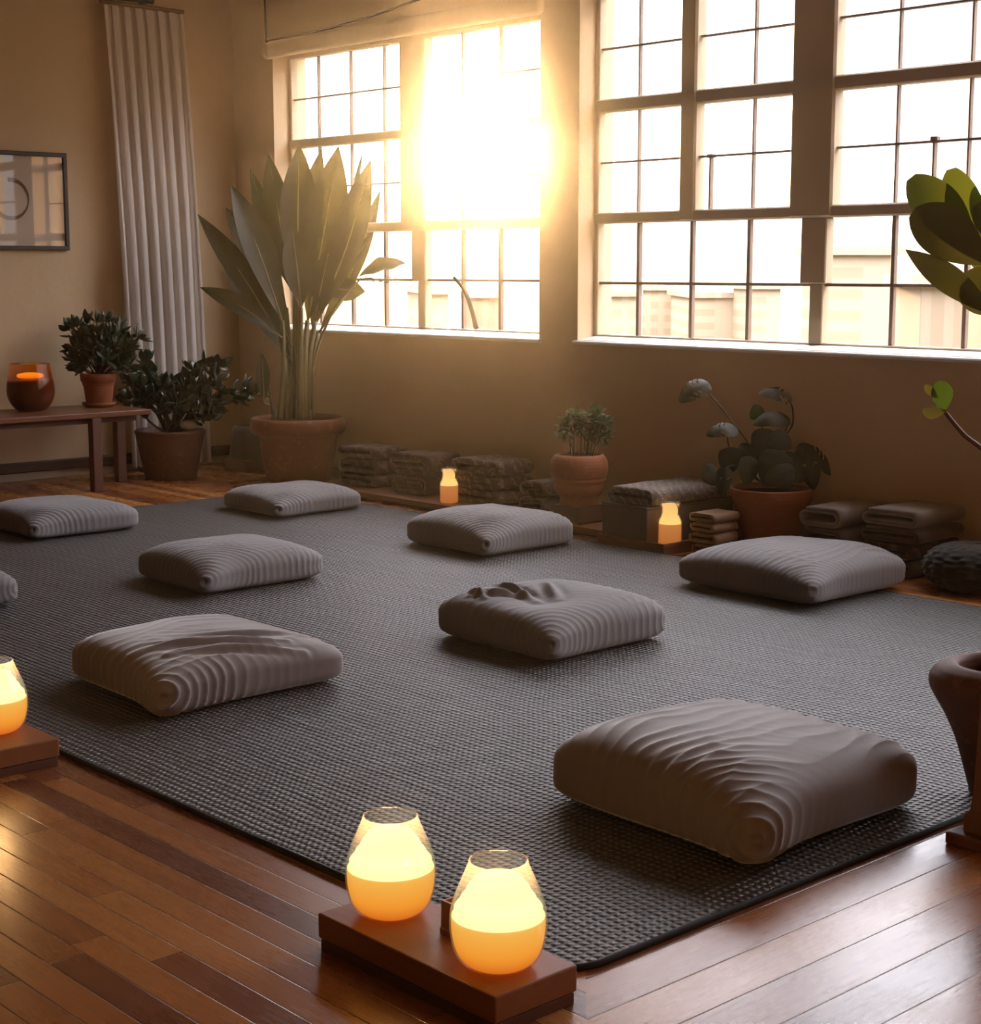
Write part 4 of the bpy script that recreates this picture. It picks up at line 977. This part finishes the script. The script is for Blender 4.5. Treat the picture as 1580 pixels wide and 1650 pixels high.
# ------------------------------------------------------------------ urn with round-leaved plant, wooden post
uc = Vector((-2.235, 3.865, RH + 0.004)); DU = depth(uc)
ut = thing('round_leaf_plant', 'round-leaved plant in a tapering terracotta urn at the rug corner, mostly cut off', 'plant', uc)
up_ = dense([(0.0005, 0.0), (0.068, 0.0), (0.075, 0.012), (0.088, 0.06), (0.112, 0.14), (0.145, 0.21), (0.178, 0.265), (0.190, 0.295), (0.186, 0.320), (0.165, 0.340), (0.138, 0.352), (0.122, 0.352), (0.113, 0.342), (0.112, 0.32), (0.12, 0.28)], 48)
rim_pot(ut, uc, up_, M['terra3'], 0.122, 0.285, 72, 0.02)
def upx(px, py, dd=0.0): return at_d(px, py, DU + dd)
UP_ = DU / FPX
fig = [((1572, 420), (1467, 286), 82, -FW + RT * .1, .03, 'leaf_fig', 0.06, 'paddle'),
       ((1578, 440), (1532, 272), 66, -FW + RT * -.2, .03, 'leaf_fig', 0.10, 'paddle'),
       ((1590, 425), (1469, 342), 88, -FW + RT * -.15 + ZZ * .15, .05, 'leaf_figdark', -0.02, 'paddle'),
       ((1592, 400), (1560, 300), 40, -FW + RT * -.9, .03, 'leaf_fig', 0.14, 'paddle'),
       ((1606, 512), (1458, 402), 46, -FW * .9 + ZZ * -.55, -.10, 'leaf_figdark', -0.06, 'lance'),
       ((1640, 470), (1540, 470), 80, -FW + ZZ * .1, .02, 'leaf_figdark', 0.0, 'paddle'),
       ((1650, 400), (1572, 330), 60, -FW + RT * -.3, .02, 'leaf_figdark', 0.05, 'paddle'),
       ((1519, 664), (1515, 614), 34, -FW + RT * -.1, .04, 'leaf_monst_young', -0.05, 'paddle'),
       ((1525, 662), (1486, 660), 30, -FW * .6 + ZZ * -.7, .10, 'leaf_figdark', -0.08, 'paddle'),
       ((1508, 640), (1490, 620), 14, -FW + RT * -.8, .05, 'leaf_figdark', -0.04, 'paddle')]
for i, (b, t_, w, nr, bd, mm, dd, shp) in enumerate(fig):
    V, F = vf_leaf(upx(*b, dd), upx(*t_, dd), w * UP_, nr, bend=bd, cup=0.16, shape=shp, nl=24, nw=10, seed=i)
    mesh('leaf', V, F, M[mm], ut)
for pts, r0 in [([(1609, 1110, 0), (1650, 860, 0), (1600, 745, -.03), (1552, 700, -.05), (1522, 664, -.06)], .009), ([(1609, 1110, 0), (1690, 800, 0), (1660, 560, 0), (1590, 455, 0)], .012), ([(1612, 1110, 0.03), (1700, 800, 0), (1680, 560, -.03), (1610, 515, -.05)], .010)]:
    tube('stalk', [upx(*q) for q in pts], r0, M['stem_red'], ut, r0 * .6, 8, 24)
wp = thing('wooden_post', 'wooden post on a flat plinth beside the urn, at the picture edge', 'post', (-2.0, 3.6, 0))
box('plinth', (-2.135, -1.86, 3.455, 3.70, 0, 0.032), M['benchwood'], wp, bev=0.006)
V, F = [], []
for z, s in ((0.033, 1.0), (0.075, 1.0), (0.085, 0.90), (0.12, 0.86), (0.35, 0.80), (0.9, 0.76), (1.25, 0.75), (1.27, 0.8)):
    for a, b in outer_sq if False else [(-1, -1), (1, -1), (1, 1), (-1, 1)]: V.append((-2.005 + 0.098 * s * a, 3.582 + 0.095 * s * b, z))
for i in range(7):
    for k in range(4): F.append((i * 4 + k, i * 4 + (k + 1) % 4, (i + 1) * 4 + (k + 1) % 4, (i + 1) * 4 + k))
F.append((3, 2, 1, 0)); F.append((28, 29, 30, 31))
mesh('post_shaft', V, F, M['postwood'], wp, smooth=False)

# ------------------------------------------------------------------ picture, curtain
px0 = XL + 0.001
pf_ = thing('framed_picture', 'black framed picture with a plain ring on the wall above the bench', 'picture', (XL, 4.9, 1.53))
y0, y1, z0, z1 = 4.25, 5.465, 1.53, 2.17; fw_ = 0.028
V, F = join(vf_box(px0, px0 + 0.03, y0, y1, z0, z0 + fw_, .003, 1), vf_box(px0, px0 + 0.03, y0, y1, z1 - fw_, z1, .003, 1), vf_box(px0, px0 + 0.03, y0, y0 + fw_, z0 + fw_, z1 - fw_, .003, 1), vf_box(px0, px0 + 0.03, y1 - fw_, y1, z0 + fw_, z1 - fw_, .003, 1))
mesh('frame', V, F, M['metal'], pf_, smooth=False)
M['paper'] = plain('warm_paper', (0.64, 0.54, 0.44), 0.8, 0.2, 0.06)
box('print', (px0, px0 + 0.008, y0 + fw_, y1 - fw_, z0 + fw_, z1 - fw_), M['paper'], pf_)
rc = Vector((px0 + 0.0095, 5.06, 1.86)); V, F = [], []  # open brown ring laid just in front of the print
for i in range(49):
    a = 0.7 * PI + 2 * PI * 0.92 * i / 48; w = 0.004 + 0.010 * abs(math.sin(i / 48 * PI * 1.5))
    for r in (0.125 - w, 0.125 + w): V.append((rc.x, rc.y + r * math.cos(a), rc.z + r * math.sin(a)))
for i in range(48): F.append((2 * i, 2 * i + 1, 2 * i + 3, 2 * i + 2))
M['mattebrown'] = plain('matte_brown', (0.20, 0.12, 0.075), 0.8, 0.1)
mesh('ring_arc', V, F, M['mattebrown'], pf_, smooth=False)
box('glazing', (px0 + 0.018, px0 + 0.021, y0 + fw_, y1 - fw_, z0 + fw_, z1 - fw_), M['picglass'], pf_)

def m_sheer():
    t = NT('sheer_curtain'); O = t.pos()
    v = t.n('ShaderNodeVectorMath', {0: O, 1: (260, 260, 90)}, operation='MULTIPLY').outputs[0]
    n = t.noise(v, 1.0, 2)
    c = t.mix(n, (0.78, 0.72, 0.68), (0.88, 0.83, 0.79))
    b = t.bsdf(Base_Color=c, Roughness=0.55, Specular_IOR_Level=0.3, Sheen_Weight=0.6, Sheen_Roughness=0.3)
    tl = t.n('ShaderNodeBsdfTranslucent', {'Color': (0.8, 0.74, 0.68, 1)})
    return t.done(t.n('ShaderNodeMixShader', {0: 0.35, 1: b.outputs[0], 2: tl.outputs[0]}).outputs[0])
M['sheer'] = m_sheer()
cu = thing('curtain', 'white floor-length curtain gathered on a dark rod near the corner', 'curtain', (XL + 0.085, 6.1, 0.02))
V, F = [], []; nu, nv = 260, 40; NF = 7.0
for j in range(nv + 1):
    t = j / nv; z = 3.15 - t * 3.12
    ya = 5.735 + 0.115 * t + 0.02 * math.sin(t * 3); yb = 6.345 + 0.12 * t ** 0.7
    for i in range(nu + 1):
        s = i / nu; ph = s * NF * 2 * PI + 0.5 * math.sin(t * 2 + s * 5) * t
        am = 0.016 + 0.022 * min(1, t * 2)
        c = math.cos(ph)
        V.append((XL + 0.092 + am * (math.copysign(abs(c) ** 0.55, c)) + 0.006 * math.sin(s * 31 + t * 3), ya + (yb - ya) * (s + 0.018 * math.sin(2 * ph)), z))
for j in range(nv):
    for i in range(nu):
        a = j * (nu + 1) + i; F.append((a, a + 1, a + nu + 2, a + nu + 1))
mesh('cloth_panel', V, F, M['sheer'], cu)
V, F = vf_tube([(XL + 0.09, 5.72, 3.175), (XL + 0.09, 6.36, 3.165)], 0.014, n=3, seg=10); mesh('header_tape', V, F, M['mattebrown'], cu)
rd = thing('curtain_rod', 'dark iron curtain rod on a wall bracket at the top of the wall', 'curtain rod', (XL, 5.6, 3.22))
V, F = vf_tube([(XL + 0.09, 3.2, 3.215), (XL + 0.09, 6.12, 3.215)], 0.022, n=3, seg=14); mesh('rod', V, F, M['metal'], rd)
V, F = vf_box(XL + 0.0005, XL + 0.13, 6.06, 6.11, 3.20, 3.245, 0.006, 2); mesh('bracket', V, F, M['metal'], rd)
V, F = vf_tube([(XL + 0.09, 6.09, 3.22), (XL + 0.30, 6.14, 3.27), (XL + 0.60, 6.20, 3.30)], 0.018, 0.012, n=10, seg=10); mesh('holdback_arm', V, F, M['metal'], rd)
# bare twig standing on the sill
tw = [at_y(767, 530, YW + 0.05), at_y(760, 500, YW + 0.06), at_y(748, 468, YW + 0.06), at_y(731, 447, YW + 0.05)]
tw[0].z = max(tw[0].z, 1.012)
tag(tube('dry_twig', tw, 0.016, M['stem_brown'], None, 0.010, 8, 14, loc=tw[0]), 'bent dry brown twig leaning on the window sill before the sunlit panes', 'twig')

# ------------------------------------------------------------------ city outside, its haze mixed into the facade colours
def m_facade(name, c1, c2, sx, sz):
    t = NT(name); O = t.coord('Object')
    sep = t.n('ShaderNodeSeparateXYZ', {'Vector': O}); h = t.math('ADD', sep.outputs[0], sep.outputs[1])
    a = t.math('GREATER_THAN', t.math('FRACT', t.math('DIVIDE', h, sx)), 0.42); b = t.math('GREATER_THAN', t.math('FRACT', t.math('DIVIDE', sep.outputs[2], sz)), 0.5)
    return t.done(t.bsdf(Base_Color=t.mix(t.math('MULTIPLY', a, b), c1, c2), Roughness=0.9, Specular_IOR_Level=0.1))
M['fac1'] = m_facade('pale_facade', (0.38, 0.30, 0.215), (0.325, 0.25, 0.17), 40.0, 0.9)
M['fac2'] = m_facade('tan_facade', (0.29, 0.225, 0.16), (0.255, 0.195, 0.135), 0.9, 8.0)
M['fac3'] = m_facade('cream_facade', (0.36, 0.29, 0.205), (0.31, 0.245, 0.165), 1.4, 1.0)
def building(label, x0, x1, top, d, mat, rot, dep=14):
    a = at_d(x0, 450, d); b = at_d(x1, 450, d); zt = at_d((x0 + x1) / 2, top, d).z; c = (a + b) / 2; w = (b - a).length
    o = thing('city_building', label, 'building', (c.x, c.y, -30.0), 'hazy buildings outside the windows')
    r = Matrix.Rotation(rot + YAW, 4, 'Z')
    def put(v): return [Vector((c.x, c.y, 0)) + (r @ Vector((q.x, q.y, 0))) + ZZ * q.z for q in v]
    v, f = vf_box(-w / 2, w / 2, 0, dep, -30, zt); mesh('facade', put(v), f, M[mat], o, smooth=False)
    v, f = vf_box(-w / 2 - .3, w / 2 + .3, -.3, dep + .3, zt, zt + 0.35); mesh('parapet', put(v), f, M['fac3'], o, smooth=False)
building('wide slatted pale block behind the broad window post', 1338, 1442, 411, 70, 'fac1', 0.05, 5)
building('low tan tower seen at the lower edge behind the round-leaved plant', 1484, 1562, 462, 46, 'fac2', -0.06, 4)
building('slim slatted tower just beside the broad window post', 1212, 1258, 466, 105, 'fac1', 0.1, 5)
building('small cream block with square windows in the second lower pane', 1036, 1086, 468, 125, 'fac3', -0.1)
building('faint cream block in the first lower pane of the wide window', 978, 1026, 478, 100, 'fac3', 0.1)
building('faint broad tower with many floors behind the third lower pane', 1118, 1186, 480, 110, 'fac1', 0.0)
building('brick-gridded block in the lower pane beside the dry twig', 690, 722, 474, 75, 'fac3', 0.12)
building('pale tan block low behind the dry twig', 748, 806, 480, 85, 'fac2', 0.0)

# ------------------------------------------------------------------ daylight
SUN = ray(770, 232).normalized()
wd = bpy.data.worlds.new('sky'); S.world = wd; wd.use_nodes = True
t = NT.__new__(NT); t.t = wd.node_tree; t.t.nodes.clear(); t.out = t.n('ShaderNodeOutputWorld')
G = t.coord('Generated')
dot = t.n('ShaderNodeVectorMath', {0: G, 1: tuple(SUN)}, operation='DOT_PRODUCT').outputs['Value']
el = t.n('ShaderNodeSeparateXYZ', {'Vector': G}).outputs[2]
dp = t.math('MAXIMUM', dot, 0.0)
SKY_LOW, SKY_HIGH = 2.3, 9.6
k_hi = t.n('ShaderNodeMapRange', {'Value': el, 'From Min': 0.13, 'From Max': 0.42}, interpolation_type='SMOOTHSTEP').outputs[0]
warm = t.n('ShaderNodeMapRange', {'Value': el, 'From Min': -0.03, 'From Max': 0.055}, interpolation_type='SMOOTHSTEP').outputs[0]
low = t.mix(warm, (0.50, 0.415, 0.28), (0.95, 0.92, 0.96))
side = t.n('ShaderNodeMapRange', {'Value': dot, 'From Min': 0.94, 'From Max': 0.985, 'To Min': 0.72, 'To Max': 1.5}, interpolation_type='SMOOTHSTEP').outputs[0]
d1 = t.n('ShaderNodeMapRange', {'Value': dot, 'From Min': 0.945, 'From Max': 0.982, 'To Min': 1.0, 'To Max': 0.0}, interpolation_type='SMOOTHSTEP').outputs[0]
d2 = t.n('ShaderNodeMapRange', {'Value': dot, 'From Min': 0.86, 'From Max': 0.93}, interpolation_type='SMOOTHSTEP').outputs[0]
d3 = t.n('ShaderNodeMapRange', {'Value': el, 'From Min': 0.0, 'From Max': 0.08}, interpolation_type='SMOOTHSTEP').outputs[0]
sky_dip = t.math('SUBTRACT', 1.0, t.math('MULTIPLY', t.math('MULTIPLY', d1, d2), t.math('MULTIPLY', d3, 0.80)))       # local dip put in to grey the sky behind the right-hand panes
side = t.math('MULTIPLY', side, sky_dip)
low = t.n('ShaderNodeVectorMath', {0: low, 'Scale': t.math('MULTIPLY', side, SKY_LOW)}, operation='SCALE').outputs[0]
hi = t.n('ShaderNodeVectorMath', {0: (0.96, 0.95, 1.02), 'Scale': SKY_HIGH}, operation='SCALE').outputs[0]
c = t.mix(k_hi, low, hi)
g1 = t.math('MULTIPLY', t.math('POWER', dp, 40.0), 0.9); g2_ = t.math('MULTIPLY', t.math('POWER', dp, 400.0), 4.0); g3 = t.math('MULTIPLY', t.math('POWER', dp, 6000.0), 40.0)
gs = t.math('ADD', t.math('ADD', g1, g2_), g3)
c = t.n('ShaderNodeVectorMath', {0: c, 1: t.n('ShaderNodeVectorMath', {0: (1.0, 0.74, 0.36), 'Scale': gs}, operation='SCALE').outputs[0]}, operation='ADD').outputs[0]
bg = t.n('ShaderNodeBackground', {'Color': c, 'Strength': 1.0})
t.t.links.new(bg.outputs[0], t.out.inputs['Surface'])

sl_ = bpy.data.lights.new('sun', 'SUN'); sl_.energy = 11.0; sl_.color = (1.0, 0.60, 0.27); sl_.angle = math.radians(2.0)
so = bpy.data.objects.new('sun', sl_); COL.objects.link(so); so.rotation_euler = (-SUN).to_track_quat('-Z', 'Y').to_euler(); so.location = (-8, 9, 3)
for i, (a, b, z0, z1) in enumerate(holes):       # portals only guide the sampling of the sky through the windows
    L = bpy.data.lights.new('window_portal', 'AREA'); L.shape = 'RECTANGLE'; L.size = b - a; L.size_y = z1 - z0; L.cycles.is_portal = True
    o = bpy.data.objects.new('window_portal', L); COL.objects.link(o); o.location = ((a + b) / 2, YW + 0.24, (z0 + z1) / 2); o.rotation_euler = (-PI / 2, 0, 0)

S.view_settings.view_transform = 'Standard'; S.view_settings.look = 'None'; S.view_settings.exposure = 0.30; S.view_settings.gamma = 1.0
S.view_settings.use_curve_mapping = False
S.cycles.use_denoising = True; S.cycles.max_bounces = 8; S.cycles.diffuse_bounces = 5; S.cycles.transparent_max_bounces = 16
S.cycles.sample_clamp_indirect = 4.0; S.cycles.caustics_reflective = False; S.cycles.caustics_refractive = False

# thin haze added through the room to imitate lens bloom and veil
hz = box('haze', (XL - 0.05, XR + 0.05, YB - 0.05, YW + WT - 0.01, -0.05, HC + 0.05), None)
hz['kind'] = 'stuff'; hz['label'] = 'thin haze added in the room to carry the bloom round the sun'
tt = NT('haze'); v1 = tt.n('ShaderNodeVolumeScatter', {'Density': 0.0002, 'Anisotropy': 0.78, 'Color': (1, 0.95, 0.88, 1)})
v2 = tt.n('ShaderNodeVolumeScatter', {'Density': 0.00125, 'Anisotropy': 0.979, 'Color': (1, 0.93, 0.84, 1)})
vs = tt.n('ShaderNodeAddShader', {0: v1.outputs[0], 1: v2.outputs[0]})
tt.t.links.new(vs.outputs[0], tt.out.inputs['Volume']); hz.data.materials.append(tt.m)
S.cycles.volume_bounces = 0
